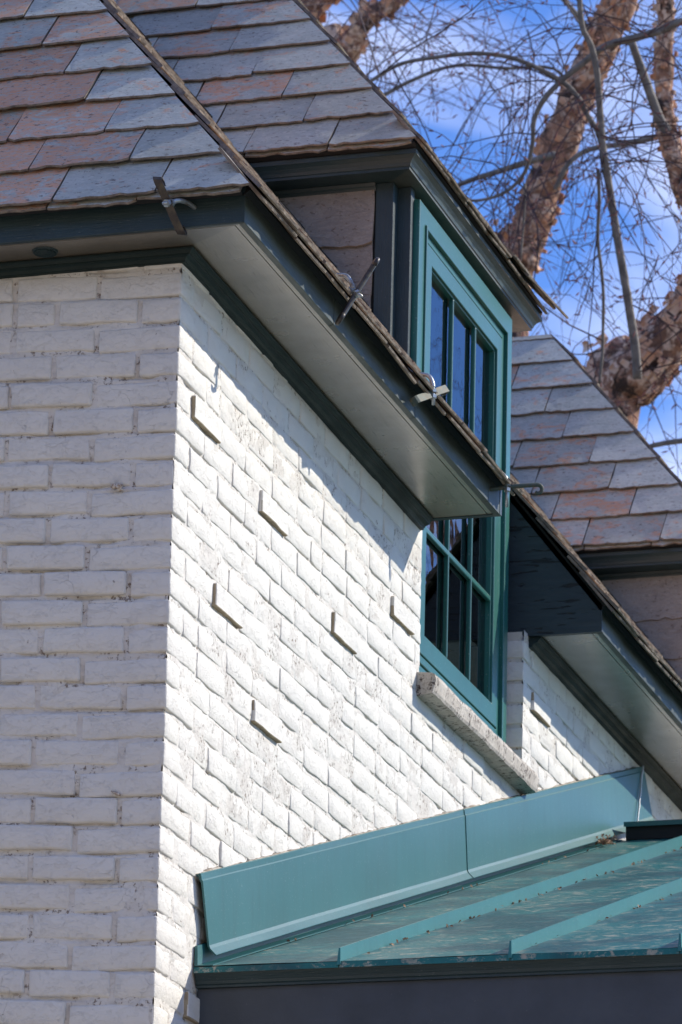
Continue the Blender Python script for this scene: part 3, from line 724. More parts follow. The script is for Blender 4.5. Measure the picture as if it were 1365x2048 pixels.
# ------------------------------------------------------------------ window
def ring(mb, y0, y1, z0, z1, w, x0, x1, wb_=None):
    """mitred frame of width w between x0 (back) and x1 (front)"""
    wb_ = wb_ or w
    o = [(y0, z0), (y1, z0), (y1, z1), (y0, z1)]; i = [(y0 + w, z0 + wb_), (y1 - w, z0 + wb_), (y1 - w, z1 - w), (y0 + w, z1 - w)]
    vs = [(x1, *p) for p in o] + [(x1, *p) for p in i] + [(x0, *p) for p in o] + [(x0, *p) for p in i]; fs = []
    for k in range(4):
        n = (k + 1) % 4; fs += [(k, n, 4 + n, 4 + k), (8 + k, 12 + k, 12 + n, 8 + n), (k, 8 + k, 8 + n, n), (4 + k, 4 + n, 12 + n, 12 + k)]
    mb.add(vs, fs)
def window(y0, y1, z0, z1):
    wd = part('window', H, 'tall green clad casement window with divided lights')
    mb = MB(); ring(mb, y0, y1, z0, z1, .058, -.090, -.040); mb.build('casing', M['teal'], wd, bevel=.002)
    mb = MB(); ring(mb, y0 - .022, y1 + .022, z0, z1 + .02, .03, -.12, -.066); mb.build('flange', M['teal'], wd, bevel=.001)
    a = .0585
    mb = MB(); ring(mb, y0 + a, y1 - a, z0 + a, z1 - a, .012, -.10, -.034); mb.build('frame_bead', M['teal2'], wd, bevel=.0015)
    a += .0125
    mb = MB(); ring(mb, y0 + a, y1 - a, z0 + a, z1 - a, .022, -.10, -.046); mb.build('frame', M['teal'], wd, bevel=.0015)
    a += .026
    mb = MB(); ring(mb, y0 + a, y1 - a, z0 + a, z1 - a, .054, -.105, -.044, .062); mb.build('sash', M['teal2'], wd, bevel=.002)
    a += .050
    mb = MB(); ring(mb, y0 + a + .001, y1 - a - .001, z0 + a + .008, z1 - a - .001, .009, -.1, -.052); mb.build('glazing_bead', M['teal'], wd, bevel=.001)
    a += .010
    gy0, gy1, gz0, gz1 = y0 + a, y1 - a, z0 + a + .008, z1 - a
    ys = [gy0 + (gy1 - gy0) * k for k in (.355, .70)]; zs_ = [5.605, 5.955] if y0 < 4 else [gz0 + .4, gz0 + .8]
    for k, yy in enumerate(ys):
        mb = MB(); mb.box(-.066, -.051, yy - .0055, yy + .0055, gz0, gz1); mb.build('muntin', M['teal2'], wd, bevel=.003)
        mb = MB(); mb.box(-.096, -.084, yy - .009, yy + .009, gz0, gz1); mb.build('muntin', M['teal2'], wd, bevel=.003)
    for zz in zs_:
        mb = MB(); mb.box(-.066, -.0515, gy0, gy1, zz - .009, zz + .009); mb.build('muntin', M['teal2'], wd, bevel=.003)
        mb = MB(); mb.box(-.096, -.085, gy0, gy1, zz - .009, zz + .009); mb.build('muntin', M['teal2'], wd, bevel=.003)
    ye = [gy0 - .004] + ys + [gy1 + .004]; ze = [gz0 - .004] + zs_ + [gz1 + .004]
    for i in range(3):
        for j in range(3):
            mb = MB(); mb.box(-.074, -.068, ye[i] + .0005, ye[i + 1] - .0005, ze[j] + .0005, ze[j + 1] - .0005); mb.build('pane', M['glass'], wd)
    # room behind, with a pleated curtain
    mb = MB(); xb, xf = -1.6, -.13; a, b = y0 - .02, y1 + .02
    mb.add([(xb, a, z0), (xf, a, z0), (xf, b, z0), (xb, b, z0), (xb, a, z1), (xf, a, z1), (xf, b, z1), (xb, b, z1)], [(0, 1, 2, 3), (7, 6, 5, 4), (4, 5, 1, 0), (6, 7, 3, 2), (7, 4, 0, 3)])
    mb.build('room', M['room'], wd)
    mb = MB(); n = 90; vs = []
    for i in range(n + 1):
        yy = y0 + .05 + (y1 - y0 - .1) * i / n; xx = -.20 - .018 * math.sin(i * 1.15) - .008 * math.sin(i * .37)
        vs += [(xx, yy, z0 + .02), (xx, yy, z0 + .92)]
    mb.add(vs, [(2 * i, 2 * i + 2, 2 * i + 3, 2 * i + 1) for i in range(n)]); mb.build('curtain', M['blind'], wd, smooth=True)
window(2.130, 3.158, 5.125, 6.545)
window(5.97, 7.28, 5.125, 6.545)

# stone sills
def sill(y0, y1):
    mb = MB(); ny, X = 44, [(-.10, 5.120), (.0, 5.113), (.046, 5.107), (.054, 5.102), (.057, 5.090), (.053, 5.058), (.049, 5.050), (.02, 5.047), (-.004, 5.046), (-.1, 5.046)]
    vs = []; k = len(X)
    for j in range(ny + 1):
        y = y0 + (y1 - y0) * j / ny
        for q, (x, z) in enumerate(X):
            n1 = nz3((x, y, z), 14, 2) * .0022 + nz3((x, y, z), 90, 8) * .0012
            e = .004 * math.sin(q * 1.7) if j in (0, ny) else 0
            vs.append((x + (n1 if x > 0 else 0) - (.002 if j in (0, ny) and x > .03 else 0), y + e, z + n1 * .8))
    fs = [(j * k + q, j * k + (q + 1) % k, (j + 1) * k + (q + 1) % k, (j + 1) * k + q) for j in range(ny) for q in range(k)]
    fs += [tuple(range(k))[::-1], tuple(range(ny * k, ny * k + k))]
    mb.add(vs, fs); o = mb.build('sill', M['stone'], H); return o
sill(2.06, 3.185).__setitem__('label', 'rough weathered stone window sill'); sill(5.9, 7.05)

# ------------------------------------------------------------------ brackets along the eave
def strap(mb, a, b, wdir, width, curl=.013, th=.0042, flip=1):
    """flat bar from a to b with both ends rolled over"""
    a, b, wdir = Vector(a), Vector(b), Vector(wdir).normalized(); t = (b - a).normalized(); n = t.cross(wdir).normalized() * flip
    path = []
    for k in range(7): an = math.pi * 1.35 * (1 - k / 6); path.append(a + n * curl - n * curl * math.cos(an) - t * curl * math.sin(an))
    L = (b - a).length
    for k in (.25, .5, .75): path.append(a + t * L * k + n * .002 * math.sin(k * 6))
    for k in range(7): an = math.pi * 1.35 * k / 6; path.append(b + n * curl - n * curl * math.cos(an) + t * curl * math.sin(an))
    vs = []; m = len(path)
    for i, p in enumerate(path):
        tt = (path[min(i + 1, m - 1)] - path[max(i - 1, 0)]).normalized(); nn = tt.cross(wdir).normalized()
        for sx, sn in ((-1, -1), (1, -1), (1, 1), (-1, 1)): vs.append(p + wdir * width / 2 * sx + nn * th / 2 * sn)
    fs = [(4 * i + q, 4 * i + (q + 1) % 4, 4 * i + 4 + (q + 1) % 4, 4 * i + 4 + q) for i in range(m - 1) for q in range(4)] + [(3, 2, 1, 0), (4 * m - 4, 4 * m - 3, 4 * m - 2, 4 * m - 1)]
    mb.add(vs, fs)
def spline(pts, n=6):
    pts = [Vector(p) for p in pts]; out = []
    P = [pts[0] * 2 - pts[1]] + pts + [pts[-1] * 2 - pts[-2]]
    for i in range(1, len(P) - 2):
        for k in range(n):
            t = k / n; a, b, c, d = P[i - 1:i + 3]
            out.append(.5 * ((2 * b) + (c - a) * t + (2 * a - 5 * b + 4 * c - d) * t * t + (3 * b - a - 3 * c + d) * t ** 3))
    return out + [pts[-1]]
def hexnut(mb, c, ax, r=.010, h=.009):
    ax = Vector(ax).normalized(); mb.tube([Vector(c) - ax * h / 2, Vector(c) + ax * h / 2], r, 6)
def facing(a, b, deg):
    t = (Vector(b) - Vector(a)).normalized(); vw = ((Vector(a) + Vector(b)) / 2 - CAM).normalized(); p = t.cross(vw).normalized(); q = p.cross(t).normalized()
    return p * math.cos(R(deg)) + q * math.sin(R(deg))
def hook(mb, a, b, side, curl, r):
    a, b = Vector(a), Vector(b); t = (b - a).normalized(); n = side.cross(t).normalized(); path = []
    for k in range(8): an = math.pi * 1.25 * (1 - k / 7); path.append(a + n * curl * (1 - math.cos(an)) - t * curl * math.sin(an))
    path += [a.lerp(b, .3), a.lerp(b, .6) - n * .002]
    for k in range(8): an = math.pi * 1.25 * k / 7; path.append(b + n * curl * (1 - math.cos(an)) + t * curl * math.sin(an))
    mb.tube(path, [r * (1.15 if 5 < i < 13 else 1) for i in range(len(path))], 8)
def bracket(a, b, wdir, width, rod, bolt, mat, label, curl=.012, flip=1):
    tb = 1 if a[1] < 0 else 0; sh = lambda q: Vector(q) + DEL * tb
    a, b = sh(a), sh(b); rod = [sh(q) for q in rod]; bolt = [sh(q) for q in bolt]
    if not hasattr(wdir, '__len__'): wdir = facing(a, b, wdir)
    br = part('eave_bracket', H, label)
    mb = MB()
    if width < 0: hook(mb, a, b, wdir * flip, curl, -width); mb.build('strap', M[mat], br, smooth=True)
    else: strap(mb, a, b, wdir, width, curl, flip=flip); mb.build('strap', M[mat], br, smooth=False, bevel=.0005)
    mb = MB(); mb.tube(spline(rod), .0058, 10); mb.build('rod', M['galv'], br, smooth=True)
    c0, c1 = Vector(bolt[0]), Vector(bolt[1]); ax = c1 - c0
    mb = MB(); mb.tube([c0, c1], .0046, 10); mb.build('bolt', M['galv'], br, smooth=True)
    mb = MB(); m_ = Vector(bolt[2]); hexnut(mb, m_ - ax.normalized() * .008, ax); hexnut(mb, m_ + ax.normalized() * .008, ax); mb.build('nut', M['galv'], br)
def sunward(a, b, flat):
    t = (Vector(b) - Vector(a)).normalized(); p = t.cross(SUN).normalized()
    return p if flat else p.cross(t).normalized()
a, b = (.249, .468, 5.552), (.316, .526, 5.712)
bracket(a, b, sunward(a, b, False), -.0062, [(.165, .50, 5.715), (.185, .505, 5.698), (.208, .505, 5.687), (.236, .503, 5.686), (.256, .50, 5.680), (.268, .498, 5.662), (.275, .497, 5.645)], [(.262, .505, 5.650), (.300, .488, 5.618), (.281, .497, 5.634)], 'strap', 'dark eave bracket tilted upright beside the cheek slates', curl=.013)
a, b = (.252, 1.162, 5.585), (.287, 1.305, 5.660)
bracket(a, b, sunward(a, b, True), .021, [(.190, 1.235, 5.705), (.212, 1.236, 5.685), (.236, 1.237, 5.680), (.258, 1.236, 5.672), (.268, 1.235, 5.655), (.271, 1.235, 5.64)], [(.270, 1.235, 5.648), (.272, 1.236, 5.592), (.271, 1.235, 5.622)], 'strap_green', 'broad rusty green eave bracket twisted sideways', curl=.011)
a, b = (.200, 1.950, 5.590), (.345, 2.030, 5.622)
bracket(a, b, Vector((0, .95, .3)), -.0055, [(.208, 1.985, 5.70), (.212, 1.985, 5.665), (.226, 1.985, 5.650), (.250, 1.985, 5.645), (.264, 1.985, 5.637), (.270, 1.985, 5.620)], [(.270, 1.985, 5.625), (.271, 1.985, 5.548), (.271, 1.985, 5.606)], 'strap_green', 'level green eave bracket at the end of the eave', curl=.012)
x = .066
bracket((.050, -.335, 5.628), (.082, -.262, 5.532), (1, .25, -.05), .021, [(.11, -.20, 5.60), (.098, -.25, 5.604), (.085, -.285, 5.600), (.068, -.300, 5.590)], [(.075, -.285, 5.597), (.060, -.325, 5.580), (.067, -.305, 5.588)], 'strap', 'black eave bracket hanging over the shaded fascia', flip=-1)

# ------------------------------------------------------------------ porch with the metal roof
PR = empty('metal_roof_porch', 'low porch with teal standing seam metal roof and dark panelled front against the white wall', 'porch', (0, 0, 0))
MZ, MS, MY0, MY1 = 3.897, .317, .262, 4.26
def mz(y): return MZ + MS * (y - MY0)
PX = 2.9
roof_p = part('metal_roof', PR)
seams = [.357, .765, 1.161, 1.57, 1.97, 2.38, 2.79]
xs = [.002] + seams
for a, b in zip(xs[:-1], xs[1:]):
    mb = MB(); n = 24; vs = []
    for j in range(n + 1):
        y = MY0 + (MY1 - MY0) * j / n
        for i in range(7):
            x = a + .001 + (b - a - .002) * i / 6; vs.append((x, y, mz(y) + .0022 * nz3((x, y, 0), 3.5, 4)))
    mb.add(vs, [(j * 7 + i, j * 7 + i + 1, j * 7 + i + 8, j * 7 + i + 7) for j in range(n) for i in range(6)])
    m2 = len(mb.v); mb.add([(a + .001, MY0, mz(MY0) - .001), (b - .001, MY0, mz(MY0) - .001), (b - .001, MY0 - .004, mz(MY0) - .016), (a + .001, MY0 - .004, mz(MY0) - .016)], [(0, 3, 2, 1)])
    mb.build('roof_pan', M['pan'], roof_p, smooth=True)
for sx in seams:
    mb = MB(); h = .040
    # folded seam, thick foot and thin top, nose cut slanting back
    A = [(sx - .0045, MY0 - .006, mz(MY0) - .010), (sx + .0045, MY0 - .006, mz(MY0) - .010), (sx + .001, MY0 + .002, mz(MY0) + h * .8), (sx - .003, MY0 + .002, mz(MY0) + h * .8)]
    B = [(sx - .0045, MY1, mz(MY1) - .006), (sx + .0045, MY1, mz(MY1) - .006), (sx + .001, MY1, mz(MY1) + h), (sx - .003, MY1, mz(MY1) + h)]
    n = 20; vs = []
    for j in range(n + 1):
        t = j / n
        for p, q in zip(A, B): v = Vector(p).lerp(Vector(q), t); v.x += .0022 * noise.noise(Vector((sx * 9, t * 9, 0))) * (1 if j else 0); v.z += .0015 * noise.noise(Vector((sx * 9, t * 7, 4))) * (1 if j else 0); vs.append(v)
    mb.add(vs, [(4 * j + q, 4 * j + (q + 1) % 4, 4 * j + 4 + (q + 1) % 4, 4 * j + 4 + q) for j in range(n) for q in range(4)] + [(3, 2, 1, 0), (4 * n, 4 * n + 1, 4 * n + 2, 4 * n + 3)])
    mb.build('seam', M['seam'], roof_p)
mb = MB(); mb.loft([(.003, MY0 + .01, mz(MY0) - .006), (.003, MY1, mz(MY1) - .006), (.003, MY1, mz(MY1) - .15), (.003, MY0 + .06, mz(MY0) - .03)], [(PX, MY0 + .01, mz(MY0) - .006), (PX, MY1, mz(MY1) - .006), (PX, MY1, mz(MY1) - .15), (PX, MY0 + .06, mz(MY0) - .03)])
mb.build('roof_deck', M['under'], PR)
# lower upstand and the two overlapping sheets of wall flashing
mb = MB(); vs = []
for (y) in (MY0 + .0, MY1): vs += [(.0035, y, mz(y) + .05), (.010, y, mz(y) + .05), (.012, y, mz(y) + .004), (.05, y, mz(y) + .004), (.05, y, mz(y) + .0015), (.0035, y, mz(y) + .0015)]
mb.loft(vs[:6], vs[6:]); mb.build('flashing_upstand', M['flash'], PR)
def flashing(y0, y1, x_off, hs, endcut=0, nm='wall_flashing'):
    """sheet bent at the top (narrow return) and kicked out at the bottom hem"""
    mb = MB(); n = 30; vs = []; prof = [(-.004, .222), (.007, .224), (.010, .222), (.0105, .208), (.013, .205), (.0165, .046), (.019, .038), (.031, .024), (.033, .022), (.031, .020), (.017, .034), (.012, .044), (.008, .2), (.002, .215)]
    k = len(prof)
    for j in range(n + 1):
        y = y0 + (y1 - y0) * j / n; t = j / n
        for q, (x, h) in enumerate(prof):
            yy = y
            if j == 0: yy = y + hs * (.222 - h) / .2
            if j == n and endcut: yy = y + endcut * (.222 - h) / .2
            wob = .0028 * nz3((0, yy * 1.0, h * 3), 3.0, 2) if q > 1 else 0
            vs.append((x + x_off + wob, yy, mz(MY0) - .0 + MS * (yy - MY0) + h + .0015 * nz3((0, yy, 0), 2, 1)))
    fs = [(j * k + q, j * k + (q + 1) % k, (j + 1) * k + (q + 1) % k, (j + 1) * k + q) for j in range(n) for q in range(k)] + [tuple(range(k))[::-1], tuple(range(n * k, n * k + k))]
    mb.add(vs, fs); return mb.build(nm, M['flash'], PR, smooth=False)
flashing(.252, 2.535, .006, .062); flashing(2.505, 4.66, .0085, .03, .13)
# ragged sealant above the flashing
mb = MB(); n = 260; vs = []
for j in range(n + 1):
    y = .25 + (4.62 - .25) * j / n; z = mz(MY0) + MS * (y - MY0) + .214
    h = .012 + .009 * noise.noise(Vector((y * 7, 1, 0))) + .004 * noise.noise(Vector((y * 30, 2, 0))); o = .012 + .004 * noise.noise(Vector((y * 14, 5, 0)))
    vs += [(-.002, y, z), (o, y, z), (o * .9, y, z + h * .6), (-.002, y, z + h)]
mb.add(vs, [(4 * j + q, 4 * j + (q + 1) % 4, 4 * j + 4 + (q + 1) % 4, 4 * j + 4 + q) for j in range(n) for q in range(4)]); mb.build('sealant', M['seal'], PR, smooth=True)
# hood of the upper roof at the top end, and the white bead
mb = MB(); zc = mz(MY1); mb.box(.062, PX, MY1 - .01, MY1 + .5, zc + .0, zc + .048); mb.build('ridge_hood', M['under'], PR)
mb = MB(); mb.loft([(.058, MY1 - .022, zc + .040), (.058, MY1 - .022, zc + .056), (.058, MY1 + .52, zc + .075), (.058, MY1 + .52, zc + .0485), (.058, MY1 - .01, zc + .0485)], [(PX, MY1 - .022, zc + .040), (PX, MY1 - .022, zc + .056), (PX, MY1 + .52, zc + .075), (PX, MY1 + .52, zc + .0485), (PX, MY1 - .01, zc + .0485)]); mb.build('ridge_cap', M['flash'], PR)
mb = MB(); pts = []
za = mz(4.60) + .225
for k in range(15): t = k / 14; pts.append((.026 + .01 * t + .0025 * noise.noise(Vector((t * 9, 0, 0))), 4.63 - .13 * t, za + .01 - (za - (zc + .066)) * t))
mb.tube(pts, [.0030 + .0015 * abs(noise.noise(Vector((k * .7, 0, 3)))) for k in range(15)], 7)
mb.tube([Vector(pts[-1]) + Vector((.0, -.004, .004)), Vector(pts[-1]) + Vector((.012, -.01, -.006)), Vector(pts[-1]) + Vector((.03, -.02, -.012))], [.008, .018, .010], 8); mb.build('caulk_bead', M['bead'], PR, smooth=True)
# front: crown strip and panelled fascia down to the ground
mb = MB(); zf = mz(MY0) - .008
mb.loft([(.003, MY0 + .035, zf - .002), (.003, MY0 + .002, zf - .002), (.003, MY0 + .004, zf - .010), (.003, MY0 + .014, zf - .024), (.003, MY0 + .016, zf - .030), (.003, MY0 + .020, zf - .033), (.003, MY0 + .020, zf - .038), (.003, MY0 + .035, zf - .038)],
        [(PX, MY0 + .035, zf - .002), (PX, MY0 + .002, zf - .002), (PX, MY0 + .004, zf - .010), (PX, MY0 + .014, zf - .024), (PX, MY0 + .016, zf - .030), (PX, MY0 + .020, zf - .033), (PX, MY0 + .020, zf - .038), (PX, MY0 + .035, zf - .038)])
mb.build('eave_moulding', M['trimX'], PR)
mb = MB(); mb.box(.004, PX - .05, MY0 + .030, MY0 + .055, 3.3, zf - .0385); mb.build('front_panel', M['panel'], PR)
mb = MB(); mb.box(.02, PX - .1, MY0 + .06, MY0 + .10, 0, 3.35); mb.box(PX - .15, PX - .1, MY0 + .1, 5, 0, 3.9); mb.build('porch_wall', M['panel'], PR)

# ------------------------------------------------------------------ small loose things
def leafbit(mb, c, r, n):
    for k in range(n):
        p = Vector(c) + Vector((random.gauss(0, r), random.gauss(0, r), abs(random.gauss(0, r * .8)))); a = Vector((random.gauss(0, 1), random.gauss(0, 1), random.gauss(0, .6))).normalized() * .006; b = a.orthogonal().normalized() * .003
        mb.add([p - a, p - b + Vector((0, 0, .002)), p + a, p + b], [(0, 1, 2, 3)])
mb = MB(); leafbit(mb, (.062, 3.98, mz(3.98) + .010), .013, 150)
o = mb.build('leaf_clump', M['leaf']); o['label'] = 'small clump of dry brown leaves caught under the flashing of the metal roof'; o['category'] = 'leaves'
mb = MB()
for sx in (.357, .765):
    for k in range(46):
        y = MY0 + .1 + random.random() ** .8 * 3.6; leafbit(mb, (sx + random.choice((.012, .012, .02)), y, mz(y) + .002), .003, random.choice((1, 1, 3)))
for k in range(22):
    y = random.uniform(.4, 4.1); leafbit(mb, (.052, y, mz(y) + .004), .002, 1)
o = mb.build('leaf_litter', M['leaf'], kind='stuff'); o['label'] = 'fine dry leaf litter lying along the metal seams'; o['category'] = 'leaf litter'
def blob(mb, c, rx, ry, rz, sd):
    vs = []; n, k = 6, 8
    for i in range(n + 1):
        for j in range(k):
            a, b = math.pi * i / n, 2 * math.pi * j / k; f = 1 + .35 * noise.noise(Vector((i * .8, j * .8, sd))); vs.append((c[0] + rx * math.sin(a) * math.cos(b) * f, c[1] + ry * math.sin(a) * math.sin(b) * f, c[2] + rz * math.cos(a) * f))
    mb.add(vs, [(i * k + j, i * k + (j + 1) % k, (i + 1) * k + (j + 1) % k, (i + 1) * k + j) for i in range(n) for j in range(k)])
def onA(x, y): 
    d = FW + RT * ((x - 682.5) / FPX) - UP * ((y - 1024) / FPX); t = -CAM.y / d.y; return CAM + d * t
c = onA(238, 976); mb = MB(); blob(mb, (c.x - .009, c.y - .008, c.z + .002), .009, .008, .007, 1); blob(mb, (c.x + .004, c.y - .010, c.z), .009, .009, .008, 4); blob(mb, (c.x + .004, c.y - .006, c.z - .007), .010, .006, .004, 7)
o = mb.build('insect_cocoon', M['cocoon'], smooth=True); o['label'] = 'pale lumpy insect cocoon stuck to the shaded wall'; o['category'] = 'cocoon'
c = onA(234, 1588); mb = MB(); mb.tube([(c.x - .012, c.y - .006, c.z + .006), (c.x - .004, c.y - .008, c.z + .002), (c.x + .007, c.y - .009, c.z - .003), (c.x + .012, c.y - .007, c.z - .006)], [.0012, .003, .0045, .002], 7)
o = mb.build('seed_husk', M['cocoon'], smooth=True); o['label'] = 'tiny cream husk clinging low on the shaded wall'; o['category'] = 'husk'

# ------------------------------------------------------------------ trees
def wobble(p, s, a): return p + Vector((nz3(p, s, 1), nz3(p, s, 5), nz3(p, s, 11))) * a
def limb(mb, px, dist, w0, w1, k=7, tail=()):
    n = len(px); pts = [ray(x, y, dist + (dist2 if isinstance(dist2, (int, float)) else 0)) for (x, y), dist2 in zip(px, [0] * n)]
    sp_ = spline(pts, 5); m = len(sp_)
    rr = [(w0 + (w1 - w0) * i / (m - 1)) / 2 / FPX * dist * (1 + .12 * noise.noise(Vector((i * .9, w0, 0)))) for i in range(m)]
    mb.tube([wobble(p, 3, .018) for p in sp_], rr, k); return sp_
def trunk(mb, px, dist, w, foot, k=16):
    """photographed stretch of trunk, carried on down to the ground at foot"""
    pts = [ray(x, y, dist) for x, y in px]; f = Vector(foot); last = pts[-1]
    pts += [last.lerp(f, .35) + Vector((0, 0, -.2)), last.lerp(f, .7) + Vector((0, 0, -.2)), f]
    sp_ = spline(pts, 9); m = len(sp_); n0 = (len(px) - 1) * 9
    rr = [(w[0] + (w[1] - w[0]) * min(i / max(n0, 1), 1)) / 2 / FPX * dist * (1 + (max(0, i - n0) / max(m - n0, 1)) * .5) for i in range(m)]
    rr = [r * (1 + .10 * noise.noise(Vector((i * .35, dist, 0)))) for i, r in enumerate(rr)]
    n = len(mb.v); mb.tube(sp_, rr, k)
    for i in range(n, len(mb.v)):
        p = Vector(mb.v[i]); mb.v[i] = tuple(wobble(p, 7, .022))
    return sp_, rr, n0
def peels(mb, sp_, rr, n0, count, size):
    for c in range(count):
        i = random.randrange(0, n0); p = sp_[i]; t = (sp_[i + 1] - p).normalized(); a = random.uniform(0, 2 * math.pi)
        q = t.orthogonal().normalized(); b = t.cross(q); rad = q * math.cos(a) + b * math.sin(a); tan = t.cross(rad)
        L = size * random.uniform(.4, 1.4); Wd = size * random.uniform(.5, 1.2); vs = []
        p = p + t * random.uniform(-.1, .1)
        for s in range(5):
            u = s / 4; out_ = rr[i] * 1.0 + L * (.03 + .42 * u * u) ; 
            cx = p + rad * out_ + tan * (L * .8 * math.sin(u * 2.2)) ; hw = Wd * (1 - .5 * u) * .5 * (1 + .4 * noise.noise(Vector((c, s, 0))))
            vs += [cx - t * hw, cx + t * hw]
        mb.add(vs, [(2 * s, 2 * s + 1, 2 * s + 3, 2 * s + 2) for s in range(4)])
def twigs(mb, bud, starts, count, length, dist_r, droop=.5, fork=.38, w=.0042):
    for c in range(count):
        p = Vector(random.choice(starts)); d = Vector((random.gauss(0, 1), random.gauss(0, .55), random.gauss(-.1, .8))).normalized()
        def grow(p, d, L, r, depth):
            n = 7; pts = [p]; bend = Vector((random.gauss(0, .26), random.gauss(0, .12), random.gauss(-.10, .22)))
            for k in range(n):
                d = (d + bend * .7 + Vector((random.gauss(0, .10), random.gauss(0, .08), random.gauss(0, .10) - droop * .08))).normalized(); p = p + d * (L / n); pts.append(p)
                if depth < 2 and random.random() < fork * (.75 if depth else 1):
                    grow(p, (d + Vector((random.gauss(0, .7), random.gauss(0, .4), random.gauss(0, .7)))).normalized(), L * random.uniform(.3, .65), r * .62, depth + 1)
                if random.random() < .24:
                    q = (d + Vector((random.gauss(0, .7), random.gauss(0, .4), random.gauss(0, .7)))).normalized() * .035
                    bud.tube([p, p + q * .5, p + q], [.0015, .0042, .001], 4, False)
            mb.tube(pts, [r * (1 - .65 * i / n) for i in range(n + 1)], 3, False)
        grow(p, d, length * random.uniform(.5, 1.3), w, 0)
def birch(label, foot, stems, limbs, ntw, loose, peel=.10, npeel=160, seed=1, tw=1.0):
    random.seed(seed); f = Vector((foot[0], foot[1], 0))
    root = empty('river_birch', label, 'tree', f); root['group'] = 'bare river birches behind the house'
    starts = []; mbp = MB()
    def fin(o): o.matrix_parent_inverse = Matrix.Translation(-f); return o
    for px, dist, w in stems:
        mb = MB(); sp_, rr, n0 = trunk(mb, px, dist, w, f); fin(mb.build('trunk', M['bark'], root, smooth=True)); peels(mbp, sp_, rr, n0, npeel, peel); starts += [tuple(p) for p in sp_[:n0]]
    if npeel: fin(mbp.build('peeling_bark', M['peel'], root, kind='stuff'))
    for px, dist, w0, w1 in limbs:
        mb = MB(); sp_ = limb(mb, px, dist, w0, w1); fin(mb.build('limb', M['limb'], root, smooth=True)); starts += [tuple(p) for p in sp_] * 2
    tm, bm_ = MB(), MB(); starts += [tuple(ray(x + random.gauss(0, 10), y + random.gauss(0, 10), d)) for x, y, d in loose]
    twigs(tm, bm_, starts, ntw, tw, 0)
    t_ = fin(tm.build('twigs', M['twig'], root, kind='stuff')); fin(bm_.build('buds', M['bud'], root, kind='stuff'))
    return root
D1, D2 = 24.0, 21.5
def spread(x0, x1, y0, y1, n, d0, d1): return [(random.uniform(x0, x1), random.uniform(y0, y1), random.uniform(d0, d1)) for _ in range(n)]
birch('leaning river birch with a shaggy peeling trunk rising right above the near dormer', (ray(1000, 620, D1).x - .6, ray(1000, 620, D1).y + .4),
      [([(1262, -70), (1235, 10), (1195, 100), (1150, 200), (1105, 320), (1075, 420), (1040, 520), (1020, 600)], D1, (62, 82))],
      [([(1110, 312), (1060, 325), (1010, 340), (950, 358), (900, 378), (850, 400)], D1 - .3, 15, 8), ([(1110, 380), (1135, 330), (1180, 300), (1250, 285), (1325, 272), (1400, 262)], D1 - .3, 10, 13),
       ([(1150, 200), (1110, 135), (1000, 134), (900, 136), (830, 160), (757, 196), (700, 225)], D1 + .2, 6, 9), ([(1200, 80), (1150, 20), (1100, -30)], D1, 12, 8), ([(1090, 400), (1040, 470), (990, 520)], D1 + .3, 5, 3)],
      74, spread(700, 1365, 0, 600, 40, 23, 26), .042, 300, 11, 1.35)
birch('river birch trunk at the right edge with arching grey boughs crossing the sky', (ray(1395, 480, D2).x + .5, ray(1395, 480, D2).y + .2),
      [([(1322, -60), (1328, 20), (1330, 100), (1326, 180), (1330, 240), (1350, 310), (1378, 400), (1400, 520)], D2, (34, 46))],
      [([(1326, 62), (1275, 74), (1235, 82), (1200, 95), (1160, 130), (1120, 165), (1090, 200), (1072, 240), (1068, 290), (1050, 345), (1010, 385), (960, 400), (930, 393)], D2 - .7, 17, 5),
       ([(1400, 38), (1360, 46), (1326, 62)], D2 - .7, 15, 17),
       ([(1200, 288), (1190, 262), (1172, 235), (1150, 195), (1120, 165), (1060, 130), (1010, 112), (950, 107), (880, 115), (800, 130), (735, 165), (690, 190)], D2 - .7, 12, 7),
       ([(1158, -30), (1165, 50), (1180, 90), (1190, 150), (1195, 230), (1200, 290), (1210, 340), (1225, 420), (1240, 500), (1260, 590), (1268, 680), (1275, 760)], D2 - .9, 11, 19),
       ([(1265, 80), (1280, 130), (1300, 190), (1322, 240), (1338, 262)], D2 - .6, 16, 22),
       ([(1192, 340), (1196, 400), (1197, 480), (1205, 540), (1210, 600), (1205, 700), (1199, 770)], D2 - .9, 8, 6),
       ([(1050, 365), (1049, 430), (1045, 520)], D2 - .7, 5, 4), ([(1290, 895), (1325, 886), (1365, 880), (1410, 878)], D2 + .3, 10, 12)],
      60, spread(900, 1400, 0, 640, 30, 20.5, 22.5), .03, 180, 23, 1.15)
birch('thick river birch trunk with big curled orange bark plates beside the far dormer', (ray(1180, 900, 22.5).x - .4, ray(1180, 900, 22.5).y),
      [([(1480, 470), (1420, 560), (1365, 640), (1310, 705), (1265, 765), (1215, 850)], 22.5, (84, 122))], [], 16, spread(1180, 1365, 640, 900, 16, 22, 24), .06, 230, 31, .9)
birch('distant birch stem with cream bark showing behind the near dormer ridge', (ray(640, 200, 28).x, ray(640, 200, 28).y + 1),
      [([(830, -60), (785, 5), (735, 35), (705, 80), (680, 120), (650, 200)], 28, (30, 48)), ([(700, -80), (650, -15), (610, 30), (560, 120)], 28.5, (50, 60))], [], 34, spread(640, 900, 0, 200, 30, 27, 29), .06, 110, 47, 1.3)
def PXY(p): v = Vector(p) - CAM; z = v.dot(FW); return (682.5 + FPX * v.dot(RT) / z, 1024 - FPX * v.dot(UP) / z)
def near(pts): return [PXY(p) for p in pts]
DR = (Vector((4.6, 17, 11)) - CAM).length
